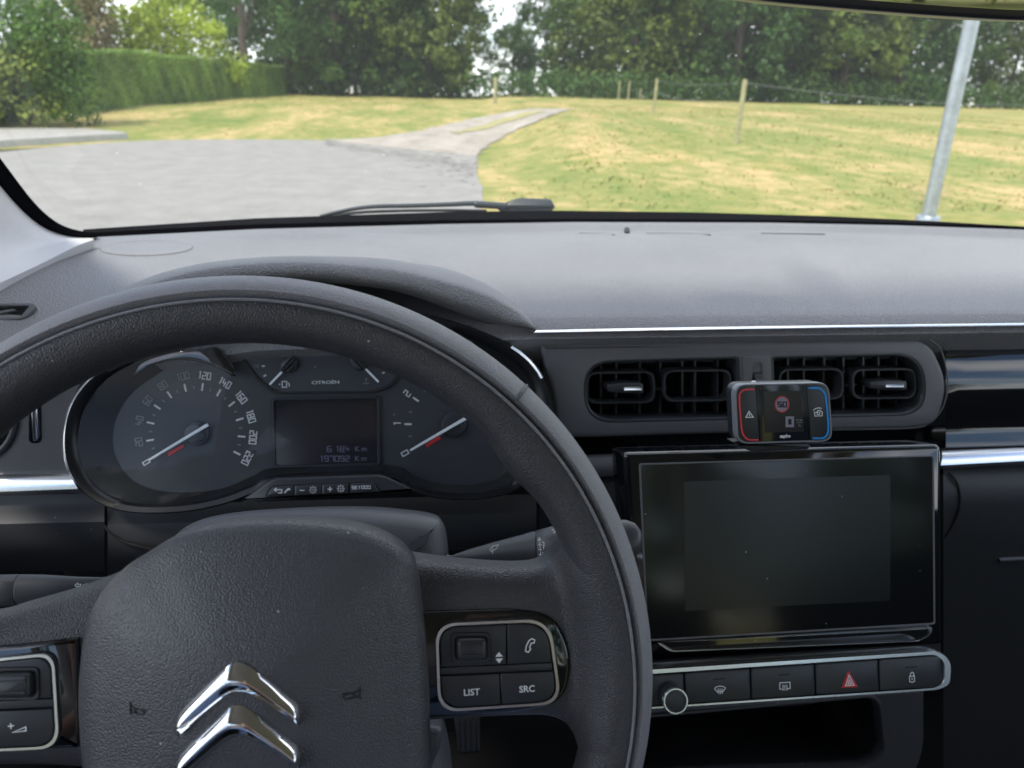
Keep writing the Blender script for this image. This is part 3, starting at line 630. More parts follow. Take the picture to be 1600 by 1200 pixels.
# glass sheet
gr = []; 
for k in range(13):
    t = k/12; row_ = []
    for j in range(29):
        s = j/28; x = -.47+(1.52-0)*s; xt = -.36+1.30*s; xx = x*(1-t)+xt*t
        yb = 1.085-.35*(x-.29)**2*.9; yt = .47-.12*(xt-.29)**2
        row_.append(Vector((xx, yb*(1-t)+yt*t+.035*math.sin(math.pi*t), CAM.z-.175*(1-t)+.24*t+.03*math.sin(math.pi*t))))
    gr.append(row_)
g_ = loft('glass', gr, 'windscreen_glass', ws, False, smooth=80)
# A-pillar trim
pt = thing('pillar_trim', 'pale grey plastic trim on the left windscreen pillar', 'pillar trim', Y(40, 380, .85))
EB = [((147, 372), .90), ((120, 382), .875), ((92, 396), .85), ((62, 411), .82), ((28, 427), .785), ((-20, 450), .74), ((-120, 500), .66), ((-240, 560), .56), ((-380, 600), .44)]
eb = crom([tuple(Y(p[0], p[1]+2, y*.945)) for p, y in EB], False, 6)
m1 = [a_.lerp(b_, .30)+Vector((-.006, -.004, -.002)) for a_, b_ in zip(inn, eb)]; m2 = [a_.lerp(b_, .45)+Vector((-.012, 0, -.002)) for a_, b_ in zip(inn, eb)]; m3 = [a_.lerp(b_, .75)+Vector((-.016, 0, 0)) for a_, b_ in zip(inn, eb)]
loft('trim_panel', [inn, m1, m2, m3, eb, [p+Vector((-.004, .004, -.012)) for p in eb]], 'pillar_trim', pt, False, smooth=60)
# --- binnacle hood over the instruments
hood_c = [(150, 480), (200, 447), (260, 424), (330, 409), (420, 401), (500, 400), (590, 403), (640, 410), (700, 420), (760, 444), (800, 470), (826, 494), (838, 511)]
hood_r = [(155, 496), (203, 460), (262, 435), (332, 419), (420, 411), (500, 411), (590, 419), (640, 427), (700, 442), (758, 461), (798, 481), (823, 497), (837, 512.5)]
hood_lip = [(160, 520), (205, 482), (262, 456), (332, 439), (420, 430), (500, 430), (590, 441), (640, 450), (698, 468), (756, 488), (792, 503), (816, 507), (836, 514)]
hood_in = [(170, 540), (215, 500), (270, 472), (336, 452), (420, 441), (500, 441), (588, 450), (636, 460), (690, 479), (742, 500), (778, 508), (806, 511), (834, 516)]
def at_y(c, y, n=5): return crom([tuple(Y(u, v, y)) for u, v in c], False, n)
hc = at_y(hood_c, .69); hr_ = at_y(hood_r, .606); hl = at_y(hood_lip, .601); hi_ = at_y(hood_in, .618)
cx_ = sum((p.x for p in hc))/len(hc)
back = [Vector((cx_+(p.x-cx_)*.92, .84, min(CAM.z-.19, CAM.z+(p.z-CAM.z)*.84/.68-.012))) for p in hc]
mid = [a_.lerp(b_, .4) for a_, b_ in zip(hc, back)]
tun = [Vector((p.x, .74, p.z-.012)) for p in hi_]
def rnd(a_, b_, s, up): return [p.lerp(q, s)+Vector((0, -up*.6, up)) for p, q in zip(a_, b_)]
loft('instrument_hood', [back, mid, [p+Vector((0, .01, -.0025)) for p in hc], hc, rnd(hc, hr_, .35, .0012), rnd(hc, hr_, .75, .0012), hr_, rnd(hr_, hl, .2, .0008), rnd(hr_, hl, .5, .0016), rnd(hr_, hl, .8, .0014), hl, [p.lerp(q, .5)+Vector((0, 0, -.0005)) for p, q in zip(hl, hi_)], hi_, [p.lerp(q, .3) for p, q in zip(hi_, tun)], tun], 'dash_soft', dash, False, smooth=70)
# --- trims right of the instruments
TF = 10; pf = Plane(Y(1200, 600, .600), TF)
def strip(name, top, bot, pl, h, mat, parent, bulge=.002, n=6, per=6, dep=.006):
    T = crom([tuple(pl.at(u, v, h)) for u, v in top], False, per); B = crom([tuple(pl.at(u, v, h)) for u, v in bot], False, per)
    rings = [[p-pl.n*dep for p in T]]
    for k in range(n+1):
        s = k/n; rings.append([a_.lerp(b_, s)+pl.n*(bulge*math.sin(math.pi*s)) for a_, b_ in zip(T, B)])
    rings.append([p-pl.n*dep for p in B]); return loft(name, rings, mat, parent, False, smooth=50)
strip('chrome_strip', [(832, 515), (1100, 510), (1600, 503.5), (1800, 500)], [(832, 520), (1100, 515), (1600, 508.5), (1800, 505)], pf, .006, 'chrome', dash, .003)
strip('satin_band', [(822, 520), (1100, 515.5), (1600, 509), (1800, 505.5)], [(840, 538), (1100, 533), (1600, 529), (1800, 525)], pf, .001, 'satin_grey', dash, -.002)
# vent panel with two openings
openL = fillet([(909, 563), (1153, 556), (1157, 655), (913, 661)], [46, 6, 6, 46], 8)
openR = fillet([(1203, 556), (1440, 550), (1447, 648), (1207, 654)], [6, 46, 46, 6], 8)
vpan = plate('vent_surround', fillet([(842, 538), (1100, 533.5), (1450, 529.5), (1480, 600), (1462, 660), (1428, 668), (925, 683), (872, 683), (862, 610)], [4, 0, 30, 30, 20, 20, 10, 10, 20], 6), pf, .003, .03, 'satin_grey', dash, .004, holes=[openL, openR])
def rrq(u0, v0, u1, v1, r, k=6): return fillet([(u0, v0), (u1, v0), (u1, v1), (u0, v1)], r, k)
def ringp(name, outer, inner, pl, h, depth, mat, parent, lip=.0008):
    O = [pl.hit(*p) for p in outer]; I = [pl.hit(*p) for p in inner]; n = pl.n
    rg = [[p+n*(h-depth) for p in O], [p+n*(h-lip) for p in O], [a_.lerp(b_, .22)+n*h for a_, b_ in zip(O, I)], [a_.lerp(b_, .78)+n*h for a_, b_ in zip(O, I)], [p+n*(h-lip) for p in I], [p+n*(h-depth) for p in I]]
    rg.append(rg[0]); return loft(name, rg, mat, parent, True, smooth=50)
def scalep(c, du, dv):
    cu = sum(p[0] for p in c)/len(c); cv = sum(p[1] for p in c)/len(c); mu = max(abs(p[0]-cu) for p in c); mv = max(abs(p[1]-cv) for p in c)
    return [(cu+(p[0]-cu)*(1-du/mu), cv+(p[1]-cv)*(1-dv/mv)) for p in c]
def vent(opening, frames, knob, label, vanes, cen):
    t = thing('air_vent', label, 'air vent', pf.at(*cen)); 
    ringp('bezel', scalep(opening, -1, -1), scalep(opening, 5, 5), pf, .002, .022, 'black_plastic', t)
    bk = Plane(pf.o-pf.n*.045, TF); plate('duct', scalep(opening, -8, -8), bk, 0, .002, 'dark_void', t, 0)
    side = [pf.hit(*p)-pf.n*.002 for p in scalep(opening, 4, 4)]; loft('duct_wall', [side, [p-pf.n*.044 for p in side]], 'matte_black', t, True)
    vp = Plane(pf.o-pf.n*.020, TF)
    for u in vanes:
        a0 = opening_v(opening, u); c = [(u-1.6, a0[0]+4), (u+1.6, a0[0]+4), (u+1.6, a0[1]-4), (u-1.6, a0[1]-4)]
        plate('vane', c, vp, 0, .018, 'black_plastic', t, .0004)
    for (u0, v0, u1, v1) in frames:
        o_ = fillet([(u0, v0), (u1, v0-1.5), (u1, v1-1.5), (u0, v1)], 17, 6); ringp('louvre_frame', o_, scalep(o_, 4.5, 4), pf, -.003, .014, 'black_plastic', t, .0015)
    (f0, f1) = frames; cyy = (f0[1]+f0[3])/2
    P = [Plane(pf.o-pf.n*.010, TF).hit(f0[2]-3, cyy), Plane(pf.o-pf.n*.010, TF).hit(f1[0]+3, cyy-1)]; tube('link_rod', P, .0016, 'black_plastic', t, 10)
    u0, v0, u1, v1 = knob
    kb = plate('thumb_tab', fillet([(u0-28, v0-2), (u0-2, v0-5), (u1, v0-4), (u1+1, v1+4), (u0-4, v1+4), (u0-28, v1+1)], 3, 3), pf, .004, .016, 'button_plastic', t, .0015)
    plate('chrome_inlay', fillet([(u0, v0+.5), (u1, v0), (u1, v1-.5), (u0, v1)], 2, 3), Plane(pf.at((u0+u1)/2, (v0+v1)/2, .0062), 62), 0, .002, 'satin_chrome', kb, .0003)
    return t
def opening_v(op, u):
    ys_ = []
    for i in range(len(op)):
        a_, b_ = op[i-1], op[i]
        if (a_[0]-u)*(b_[0]-u) <= 0 and a_[0] != b_[0]: s = (u-a_[0])/(b_[0]-a_[0]); ys_.append(a_[1]+(b_[1]-a_[1])*s)
    return min(ys_), max(ys_)
vent(openL, [(917, 582, 1026, 633), (1038, 579, 1146, 630)], (975, 602, 1003, 610), 'left centre air vent with its chrome tab in the left louvre', [939, 963, 1000, 1032, 1066, 1086, 1122], (1030, 610))
vent(openR, [(1219, 577, 1322, 627), (1334, 577, 1436, 626)], (1384, 598, 1413, 605), 'right centre air vent partly behind the small alert device', [1231, 1256, 1288, 1318, 1349, 1373, 1402], (1325, 605))
# roller between the vents
rs = plate('roller_surround', fillet([(1157, 555), (1200, 554), (1204, 655), (1160, 656)], 3, 3), pf, .0045, .004, 'satin_grey', dash, .001, holes=[rrq(1172, 565, 1188, 640, 7)])
plate('roller_slot', rrq(1171, 564, 1189, 641, 7), pf, .0008, .0005, 'dark_void', dash, 0)
rp = []
c_ = pf.at(1180, 603, -.010); rad = .0185; wv = .0036; vs_ = []; fs_ = []; n_ = 60
for i in range(n_):
    a_ = 2*math.pi*i/n_; rr_ = rad+(.0005 if i % 2 else 0)
    for sx in (-wv, wv): vs_.append(c_+Vector((sx, -rr_*math.cos(a_), rr_*math.sin(a_))))
for i in range(n_): j = (i+1) % n_; fs_.append((2*i, 2*i+1, 2*j+1, 2*j))
fs_ += [tuple(range(0, 2*n_, 2)), tuple(range(1, 2*n_, 2))]
mesh('air_flow_roller', vs_, fs_, 'button_plastic', dash, 20)
# gloss panel on the passenger side, curved, and recess strip behind the screen
def band(name, cols_, rows_, mat, parent, smooth=60):
    """cols_: list of u; rows_: list of (v at left u, v at right u, y)"""
    u0, u1 = cols_[0], cols_[-1]; rg = []
    for va, vb, y in rows_: rg.append([Y(u, va+(vb-va)*(u-u0)/(u1-u0), y) for u in cols_])
    return loft(name, rg, mat, parent, False, smooth=smooth)
cl = list(np.linspace(1478, 1800, 12))
band('gloss_panel', cl, [(527, 523, .640), (531, 526, .634), (540, 536, .626), (565, 560, .612), (590, 584, .611), (620, 612, .600), (650, 640, .609), (680, 670, .603), (698, 688, .598), (704, 694, .606)], 'piano_black', dash)
tube('panel_edge', crom([tuple(pf.at(u, v, .001)) for u, v in ((1450, 530), (1468, 545), (1478, 580), (1479, 610), (1470, 640), (1452, 658), (1425, 668), (1300, 671))], False, 8), .0007, 'satin_grey', dash, 8)
band('gloss_recess', list(np.linspace(862, 1480, 8)), [(684, 664, .606), (692, 676, .615), (720, 700, .616), (760, 740, .616)], 'piano_black', dash)
# chrome band, right, centre and left stretches
strip('chrome_band', [(1470, 700), (1600, 694), (1800, 684)], [(1470, 727), (1600, 720), (1800, 709)], Plane(Y(1600, 710, .594), 48), .0, 'satin_chrome', dash, .0025, dep=.01)
strip('chrome_band', [(862, 716), (985, 711)], [(862, 745), (985, 741)], pf, .004, 'satin_grey', dash, .004, dep=.01)
pL = Plane(Y(60, 750, .585), 5)
strip('chrome_band', [(-250, 746), (-60, 739), (60, 735), (108, 735)], [(-250, 782), (-60, 771), (60, 766), (122, 764)], Plane(Y(60, 750, .580), 45), .0, 'satin_chrome', dash, .003, dep=.012)
# left outer fascia with round vent and chrome tab
plate('left_fascia', fillet([(-260, 590), (60, 570), (140, 560), (125, 600), (108, 640), (104, 700), (112, 738), (-260, 748)], 4, 3), pL, .001, .02, 'satin_grey', dash, .002, holes=[disc_px(-30, 650, 62, 32, 1.15)])
lv = thing('air_vent', 'round driver side air vent half hidden behind the steering wheel rim', 'air vent', pL.at(-30, 650))
ringp('bezel', disc_px(-30, 650, 62, 32, 1.15), disc_px(-30, 650, 52, 32, 1.15), pL, .004, .02, 'black_plastic', lv); plate('duct', disc_px(-30, 650, 66, 32, 1.15), pL, -.02, .002, 'dark_void', lv, 0)
for dv in (-30, 0, 30): plate('vane', [(-75, 648+dv), (15, 645+dv), (15, 650+dv), (-75, 653+dv)], pL, -.004, .012, 'black_plastic', lv, .0005)
plate('trim_recess', rrq(46, 600, 66, 692, 8), pL, .0016, .002, 'piano_black', dash, .0005); plate('trim_tab', fillet([(50, 610), (60, 612), (64, 684), (55, 688)], 4, 4), pL, .0045, .004, 'chrome', dash, .0015)
strip('trim_line', [(-200, 591), (28, 586)], [(-200, 600), (20, 594)], pL, .003, 'satin_chrome', dash, .002)
# --- lower dashboard
cl = list(np.linspace(-260, 163, 12))
band('lower_panel', cl, [(782, 770, .600), (790, 784, .588), (802, 794, .576), (825, 815, .566), (850, 838, .568), (872, 858, .578), (888, 878, .592), (896, 893, .612)], 'dash_low', dash)
cl = list(np.linspace(168, 838, 20))
band('shroud_panel', cl, [(790, 772, .595), (802, 784, .580), (820, 800, .566), (845, 820, .562), (870, 838, .568), (885, 845, .580), (900, 850, .60)], 'dash_low', dash)
band('knee_panel', list(np.linspace(843, 1010, 6)), [(740, 736, .606), (748, 744, .592), (775, 770, .582), (830, 825, .585), (900, 900, .60), (1000, 1000, .63)], 'dash_low', dash)
tube('panel_gap', crom([tuple(Y(u, v, y)) for u, v, y in ((165, 786, .580), (162, 805, .573), (166, 825, .566), (185, 842, .562), (215, 853, .560), (260, 862, .562))], False, 6), .0012, 'dark_void', dash, 8)
cl = list(np.linspace(1474, 1800, 14))
band('glovebox_lid', cl, [(722, 716, .606), (732, 727, .598), (745, 738, .588), (765, 755, .580), (790, 780, .577), (850, 840, .583), (930, 915, .597), (1050, 1030, .62), (1250, 1230, .65)], 'dash_low', dash)
tube('lid_gap', crom([tuple(Y(u, v, y)) for u, v, y in ((1482, 738, .590), (1494, 752, .583), (1500, 775, .578), (1497, 800, .577), (1487, 822, .580), (1476, 840, .582))], False, 6), .0013, 'dark_void', dash, 8)
strip('lid_highlight', [(1562, 873), (1600, 871), (1700, 866)], [(1562, 880), (1600, 877), (1700, 872)], Plane(Y(1600, 875, .586), -10), .0, 'black_plastic', dash, .002)  # glossier bulged strip added for the highlight on the glovebox lid
# footwell and centre console base
box('footwell_wall', (-.6, .95, .15), (1.1, .99, 1.0), 'dark_void', dash); 
# --- instrument cluster
cl_ = thing('instrument_cluster', 'instrument cluster with two dials and a small display behind the wheel', 'instrument cluster', W(470, 700, .64))
pc = Plane(W(470, 690, .610), 22)
O_ = [(215, 548), (150, 585), (113, 632), (102, 690), (113, 742), (150, 782), (205, 800), (285, 800), (350, 788), (400, 770), (440, 751), (600, 745), (640, 766), (690, 779), (755, 779), (812, 762), (846, 715), (858, 650), (848, 590), (800, 540), (700, 500), (580, 476), (450, 468), (330, 490)]
I1 = [(222, 560), (165, 595), (132, 640), (122, 690), (133, 735), (166, 770), (215, 786), (285, 786), (345, 775), (395, 757), (436, 742), (604, 736), (645, 757), (692, 769), (752, 769), (800, 752), (828, 710), (838, 650), (828, 596), (786, 556), (695, 514), (580, 490), (450, 482), (332, 504)]
I2 = [(240, 580), (196, 612), (170, 650), (162, 690), (172, 726), (198, 756), (240, 771), (290, 773), (342, 766), (388, 747), (430, 733), (605, 729), (650, 748), (694, 760), (748, 760), (790, 745), (815, 705), (824, 650), (815, 606), (775, 566), (690, 524), (580, 500), (450, 492), (340, 514)]
def ctr(c, h): return crom([tuple(pc.at(u, v, h)) for u, v in c], True, 6)
co, c1, c2 = ctr(O_, 0), ctr(I1, .0), ctr(I2, 0); n = pc.n
loft('bezel_wall', [[p+n*.0008 for p in c1], [p.lerp(q, .5)-n*.008 for p, q in zip(c1, c2)], [p-n*.016 for p in c2]], 'matte_black', cl_, True, smooth=50)
loft('bezel', [[p-n*.03 for p in co], [p+n*.003 for p in co], [p.lerp(q, .2)+n*.006 for p, q in zip(co, c1)], [p.lerp(q, .75)+n*.005 for p, q in zip(co, c1)], [p+n*.001 for p in c1]], 'bezel_black', cl_, True, smooth=50)
ki = list(range(0, 6*6)); edge = [co[i] for i in range(-6, 32)]
def edge_strip(pts, name, k0, k1):
    A1 = [p+n*.0035+(p-q).normalized()*.0006 for p, q in pts]; B1 = [p.lerp(q, .28)+n*.0075 for p, q in pts]; loft(name, [[a-n*.02 for a in A1], A1, [(a+b)/2+n*.0012 for a, b in zip(A1, B1)], B1, [b-n*.002 for b in B1]], 'satin_chrome', cl_, False, smooth=60)
edge_strip([(co[i], c1[i]) for i in range(4, 24)], 'chrome_edge', 0, 0); edge_strip([(co[i % 144], c1[i % 144]) for i in range(108, 115)], 'chrome_edge', 0, 0)
plate('dial_plate', [p for p in ctr([(u, v) for u, v in I1], -.0)], pc, -.0165, .002, 'dial_face', cl_, 0, raw=True)
HF = -.0163; pd = Plane(pc.o+pc.n*HF, 22)
# centre pod outline (raised black trim above the display)
pod = fillet([(392, 488), (650, 495), (640, 560), (612, 603), (585, 612), (430, 614), (404, 592), (380, 560)], [10, 10, 20, 14, 10, 14, 14, 10], 4)
ringp('pod_rim', scalep(pod, -3, -3), scalep(pod, 3, 3), pd, .0030, .003, 'matte_black', cl_, .001)
plate('pod_plate', scalep(pod, 2, 2), pd, .0012, .001, 'dial_face', cl_, 0)
# trim visor above the speedometer
plate('dial_visor', crom([(205, 590), (235, 570), (275, 562), (315, 566), (345, 578), (364, 588), (366, 578), (352, 556), (338, 542), (300, 545), (260, 552), (220, 566)], True, 5), pc, -.002, .003, 'piano_black', cl_, .001)
def dial(name, cu, cv, tip, tail, red, label):
    pl = pd
    hb = plate('needle_hub', disc_px(cu, cv, 19, 28), pl, .0042, .0040, 'black_plastic', cl_, .0010)
    plate('hub_wing', fillet([(cu-15, cv-12), (cu+6, cv-17), (cu+16, cv+8), (cu-4, cv+16)], 6, 4), pl, .0056, .002, 'black_plastic', hb, .0008)
    d = Vector((tip[0]-tail[0], tip[1]-tail[1])).normalized(); q = Vector((-d.y, d.x))
    c = [(tail[0]+q.x*2.6, tail[1]+q.y*2.6), (tip[0]+q.x*1.6, tip[1]+q.y*1.6), (tip[0]-q.x*1.6, tip[1]-q.y*1.6), (tail[0]-q.x*2.6, tail[1]-q.y*2.6)]
    plate('needle', fillet(c, 1.2, 3), pl, .0078, .0012, 'needle', cl_, .0003)
    plate('red_mark', red, pl, .0004, .0003, 'paint_red', cl_, 0)
dial('speed', 309, 677, (237, 718), (329, 663), [(262, 708), (286, 694), (288, 698), (264, 713)], '')
dial('revs', 709, 664, (641, 703), (729, 652), [(664, 695), (687, 680), (689, 685), (667, 699)], '')
cu, cv = 306, 676; major = []; minor = []; grey = []; digs = []
for k in range(12):
    a_ = math.radians(211-237.3*k/11); c_, s_ = math.cos(a_), math.sin(a_)
    major.append([(cu+66*c_, cv-66*s_), (cu+78*c_, cv-78*s_)])
    lt_ = glyphs(str(k*20), cu+90*c_, cv-90*s_, 10.5, 4.9, 2.6, math.degrees(a_)-90)
    (digs if k in (0,) or k > 5 else grey).extend(lt_)
    if k < 11: b_ = a_-math.radians(237.3/22); minor.append([(cu+68*math.cos(b_), cv-68*math.sin(b_)), (cu+73*math.cos(b_), cv-73*math.sin(b_))])
ribbon('speed_ticks', major, 2.6, pd, .0004, 'paint_white', cl_); ribbon('speed_half_ticks', minor, 1.8, pd, .0004, 'paint_grey', cl_)
ribbon('speed_digits', digs, 1.7, pd, .0004, 'paint_white', cl_); ribbon('speed_digits', grey, 1.6, pd, .0004, 'paint_grey', cl_)
cu, cv = 709, 664; T1 = []; T2 = []; D2 = []
for k in range(3):
    a_ = math.radians(210-31*k-(2 if k == 2 else 0)); c_, s_ = math.cos(a_), math.sin(a_)
    if k: T1.append([(cu+66*c_, cv-66*s_), (cu+77*c_, cv-77*s_)])
    D2 += glyphs(str(k), cu+88*c_, cv-88*s_, 10.5, 6, 2, math.degrees(a_)-90)
    b_ = a_-math.radians(15.5); T2.append([(cu+68*math.cos(b_), cv-68*math.sin(b_)), (cu+73*math.cos(b_), cv-73*math.sin(b_))])
ribbon('rev_ticks', T1, 2.8, pd, .0004, 'paint_white', cl_); ribbon('rev_half_ticks', T2, 1.8, pd, .0004, 'paint_grey', cl_); ribbon('rev_digits', D2, 1.7, pd, .0004, 'paint_white', cl_)
# fuel and temperature gauges in the pod
pp = Plane(pd.o+pd.n*.0014, 22)
for (hu, hv, tip, tail) in ((452, 571, (423, 601), (470, 553)), (562, 567, (592, 597), (545, 551))):
    hb = plate('gauge_hub', disc_px(hu, hv, 12, 22), pp, .004, .0038, 'black_plastic', cl_, .001)
    d = Vector((tip[0]-tail[0], tip[1]-tail[1])).normalized(); q = Vector((-d.y, d.x))
    for s in (-1, 1): plate('hub_wing', fillet([(hu+q.x*s*3-d.x*16, hv+q.y*s*3-d.y*16), (hu+q.x*s*3+d.x*12, hv+q.y*s*3+d.y*12), (hu+q.x*s*8+d.x*8, hv+q.y*s*8+d.y*8), (hu+q.x*s*8-d.x*12, hv+q.y*s*8-d.y*12)], 2, 3), pp, .0058, .002, 'black_plastic', hb, .0006)
    s0 = (hu+d.x*14, hv+d.y*14); ribbon('gauge_needle', [[s0, tip]], 3.0, pp, .0046, 'needle', cl_, .0008); ribbon('needle_tail', [[(hu-d.x*14, hv-d.y*14), s0]], 3.2, pp, .0066, 'matte_black', cl_, .001)
ribbon('fuel_ticks', [[(420, 541), (423, 545)], [(412, 556), (416, 558)], [(409, 572), (414, 572)], [(412, 588), (416, 586)]], 2.2, pp, .0004, 'paint_white', cl_)
ribbon('fuel_icon', [[(441, 596), (448, 596), (448, 605), (441, 605), (441, 596)], [(450, 598), (452, 600), (452, 604)], [(436, 600.5), (438.5, 600.5)]], 1.5, pp, .0004, 'paint_white', cl_)
ribbon('half_mark', glyphs('1/2', 400, 572, 4, 2, 1), .8, pp, .0004, 'paint_grey', cl_)
ribbon('temperature_ticks', [[(596, 571), (599, 569)], [(597, 583), (601, 582)], [(590, 558), (593, 555)]], 2.2, pp, .0004, 'paint_white', cl_)
ribbon('temperature_icon', [[(572, 590), (572, 597)], [(567, 599), (577, 599)], [(572, 592), (575, 592)]], 1.3, pp, .0004, 'paint_grey', cl_)
text('maker_lettering', 'CITROËN', 508.7, 597.8, 5.0, pp, .0004, 'paint_white', cl_, bold=.02, sx=1.45)
# display
lf_ = fillet([(424, 622), (594, 619), (595, 727), (427, 731)], 6, 4)
ringp('display_frame', lf_, scalep(lf_, 5, 4), pd, .0035, .0034, 'black_plastic', cl_, .0012)
dp = plate('display', scalep(lf_, 4.5, 3.5), pd, .0008, .0006, 'lcd', cl_, 0)
ribbon('display_digits', glyphs('6', 514.5, 701.5, 8, 6.2, 2)+glyphs('18', 530.5, 701.5, 8, 5.6, 2.2)+glyphs('4', 543, 701, 8, 5.6, 2)+[[(538, 705.5), (539, 705.5)]]+glyphs('Km', 564, 701, 7.5, 6.5, 3.5), 1.2, pd, .0010, 'paint_lcd', dp)
ribbon('display_digits', glyphs('197092', 522.5, 716.5, 8, 5.8, 2.4)+glyphs('Km', 564, 716, 7.5, 6.5, 3.5), 1.2, pd, .0010, 'paint_lcd', dp)
# clear lens over the dials
lens = ctr(I1, .0008); ce_ = sum(lens, Vector())/len(lens)
loft('lens', [lens, [ce_+(p-ce_)*.6+n*.003 for p in lens], [ce_+(p-ce_)*.05+n*.004 for p in lens]], 'lens_clear', cl_, True, False, True, smooth=80)
# key strip under the display
pk = Plane(pc.o+pc.n*.006, 22)
plate('key_console', fillet([(375, 783), (425, 747), (598, 741), (650, 766), (600, 771), (480, 777)], [6, 14, 14, 6, 3, 3], 5), pk, .002, .02, 'black_plastic', cl_, .002)
plate('key_recess', fillet([(414, 776), (424, 758), (585, 752), (596, 768)], [4, 8, 8, 4], 4), pk, .0026, .002, 'dark_void', cl_, 0)
KEYS = [((417, 774.5), (427, 759.5), (460, 758), (460, 773)), ((463, 773), (463, 758), (503, 756.3), (503, 771.4)), ((506, 771.3), (506, 756.2), (545, 754.8), (545, 770)), ((548, 769.8), (548, 754.7), (584, 753.4), (593, 768))]
kk = []
for q in KEYS: kk.append(plate('cluster_key', fillet(list(q), 2, 3), pk, .0045, .003, 'button_plastic', cl_, .0007))
sunc = lambda u, v: [[(u+3*math.cos(a), v-3*math.sin(a)), (u+6*math.cos(a), v-6*math.sin(a))] for a in [i*math.pi/4 for i in range(8)]] + [[(u-1, v), (u+1, v)]]
ribbon('return_icon', [[(436, 769), (442, 769), (442, 764), (431, 764)], [(434, 761.5), (430.5, 764), (434, 767)]], 1.6, pk, .0048, 'paint_white', kk[0]); ribbon('spanner_icon', [[(446, 769), (453, 762)], [(451, 762), (455, 764)]], 2.4, pk, .0048, 'paint_white', kk[0])
ribbon('dim_icon', [[(470, 765.2), (477, 765)]]+sunc(490.5, 764.3), 1.3, pk, .0048, 'paint_white', kk[1]); ribbon('bright_icon', [[(513, 763.3), (520.5, 763.1)], [(516.8, 759.5), (516.8, 767)]]+sunc(533.5, 762.3), 1.4, pk, .0048, 'paint_white', kk[2])
ribbon('reset_lettering', glyphs('SET', 557.5, 760.7, 4.4, 3.4, 1.5)+glyphs('000', 572.5, 760.2, 4.4, 3.4, 1.6), 1.0, pk, .0048, 'paint_white', kk[3])
for u, v0, v1 in ((461.8, 758.5, 772), (504.6, 757, 770.5)): ribbon('key_divider', [[(u+1, v0), (u+1, v1)]], 1.6, pk, .0040, 'paint_grey', cl_)
# --- steering column cover, stalks
pcol = Plane(W(480, 860, .425), 30)
sc_ = thing('steering_column', 'dusty dark plastic steering column cover behind the wheel hub', 'steering column', W(480, 900, .45))
cc = crom([(250, 870), (262, 845), (285, 822), (330, 806), (400, 797), (480, 793), (560, 793), (630, 799), (675, 806), (693, 818), (700, 850), (702, 900), (700, 1000), (690, 1150), (680, 1300), (300, 1300), (255, 1000)], True, 5)
pillow('cover', cc, pcol, 'column_plastic', sc_, [(0, -.01), (.001, -.003), (.004, .002), (.009, .006), (.016, .008)], back=.09, top=.006)
plate('lower_shell', fillet([(655, 1130), (692, 1138), (690, 1165), (672, 1210), (640, 1400), (600, 1400)], 8, 4), Plane(W(680, 1160, .40), 30), 0, .05, 'column_plastic', sc_, .004)
def stalk(name, pts, label, mat='stalk_plastic', seg=28):
    rings = []
    t = thing(name, label, 'stalk', W(pts[0][0], pts[0][1], pts[0][3])); 
    for (u, v, r, D) in pts:
        c_ = W(u, v, D); rr_ = r*D/FPX; rings.append([c_+UU*(rr_*math.sin(2*math.pi*j/seg)*1.0)+(RR*-.06+F*.7)*(rr_*math.cos(2*math.pi*j/seg)) for j in range(seg)])
    loft('lever', rings, mat, t, True, True, True, smooth=50); return t
st = stalk('wiper_stalk', [(698, 876, 10, .43), (706, 874, 6, .43), (730, 871, 12, .428), (770, 867.5, 20, .425), (810, 864, 27, .422), (834, 861.5, 31.5, .42), (834.6, 861.5, 30.5, .42), (836, 861.5, 30.5, .42), (836.6, 861.5, 32, .42), (860, 860, 37, .418), (900, 856, 38.5, .415), (950, 850, 38, .412), (978, 846, 34, .41), (992, 844, 27, .409), (1000, 843, 16, .408), (1002, 843, 4, .408)], 'black wiper stalk marked 2 1 Int 0, reaching right behind the wheel rim')
ps = Plane(W(800, 865, .4095), 21)
def on_stalk(nm, lines, wpx, D, parent, mat='print_white'): return ribbon(nm, lines, wpx, Plane(W(850, 860, D), 21), 0, mat, parent)
on_stalk('wiper_icon', [[(765, 858), (772, 853), (778, 852), (776, 857), (768, 862), (765, 858)], [(769, 855), (770, 865)]], 1.4, .4060, st)
on_stalk('scale_arrow', [[(843, 842), (846.5, 887)], [(840.5, 845), (843, 840), (845.5, 845)], [(844, 884), (847.5, 890), (849.5, 884)], [(841, 851), (846, 851)], [(841.5, 859), (847, 859)], [(842, 867), (848, 867)], [(843, 875), (848, 875)]], 1.3, .3995, st)
for s_, u, v in (('2', 849, 850), ('1', 849.5, 857.5), ('Int', 852, 866), ('0', 852.5, 875)): text('scale_mark', s_, u, v, 6.5, Plane(W(850, 860, .3995), 21), 0, 'print_white', st, bold=.01)
on_stalk('wash_icon', [[(862, 829), (866, 826), (868, 830), (864, 832)], [(866, 825), (867, 834)]], 1.2, .4015, st)
lm = stalk('indicator_stalk', [(-120, 925, 20, .42), (-110, 925, 27, .42), (0, 923, 25, .425), (29, 921.5, 24.2, .427), (29.6, 921.5, 23, .427), (31, 921.5, 23, .427), (31.6, 921.5, 24, .427), (70, 919, 21, .43), (120, 913, 12, .432), (160, 908, 6, .435), (230, 900, 6, .44)], 'black indicator stalk with a double arrow, left of the wheel hub')
on_stalk('arrow_icon', [[(117, 914.5), (121, 911), (121, 913), (126, 913), (126, 916), (121, 916), (121, 918), (117, 914.5)], [(139, 915.5), (135, 912), (135, 914), (130, 914), (130, 917), (135, 917), (135, 919), (139, 915.5)]], .9, .4155, lm)
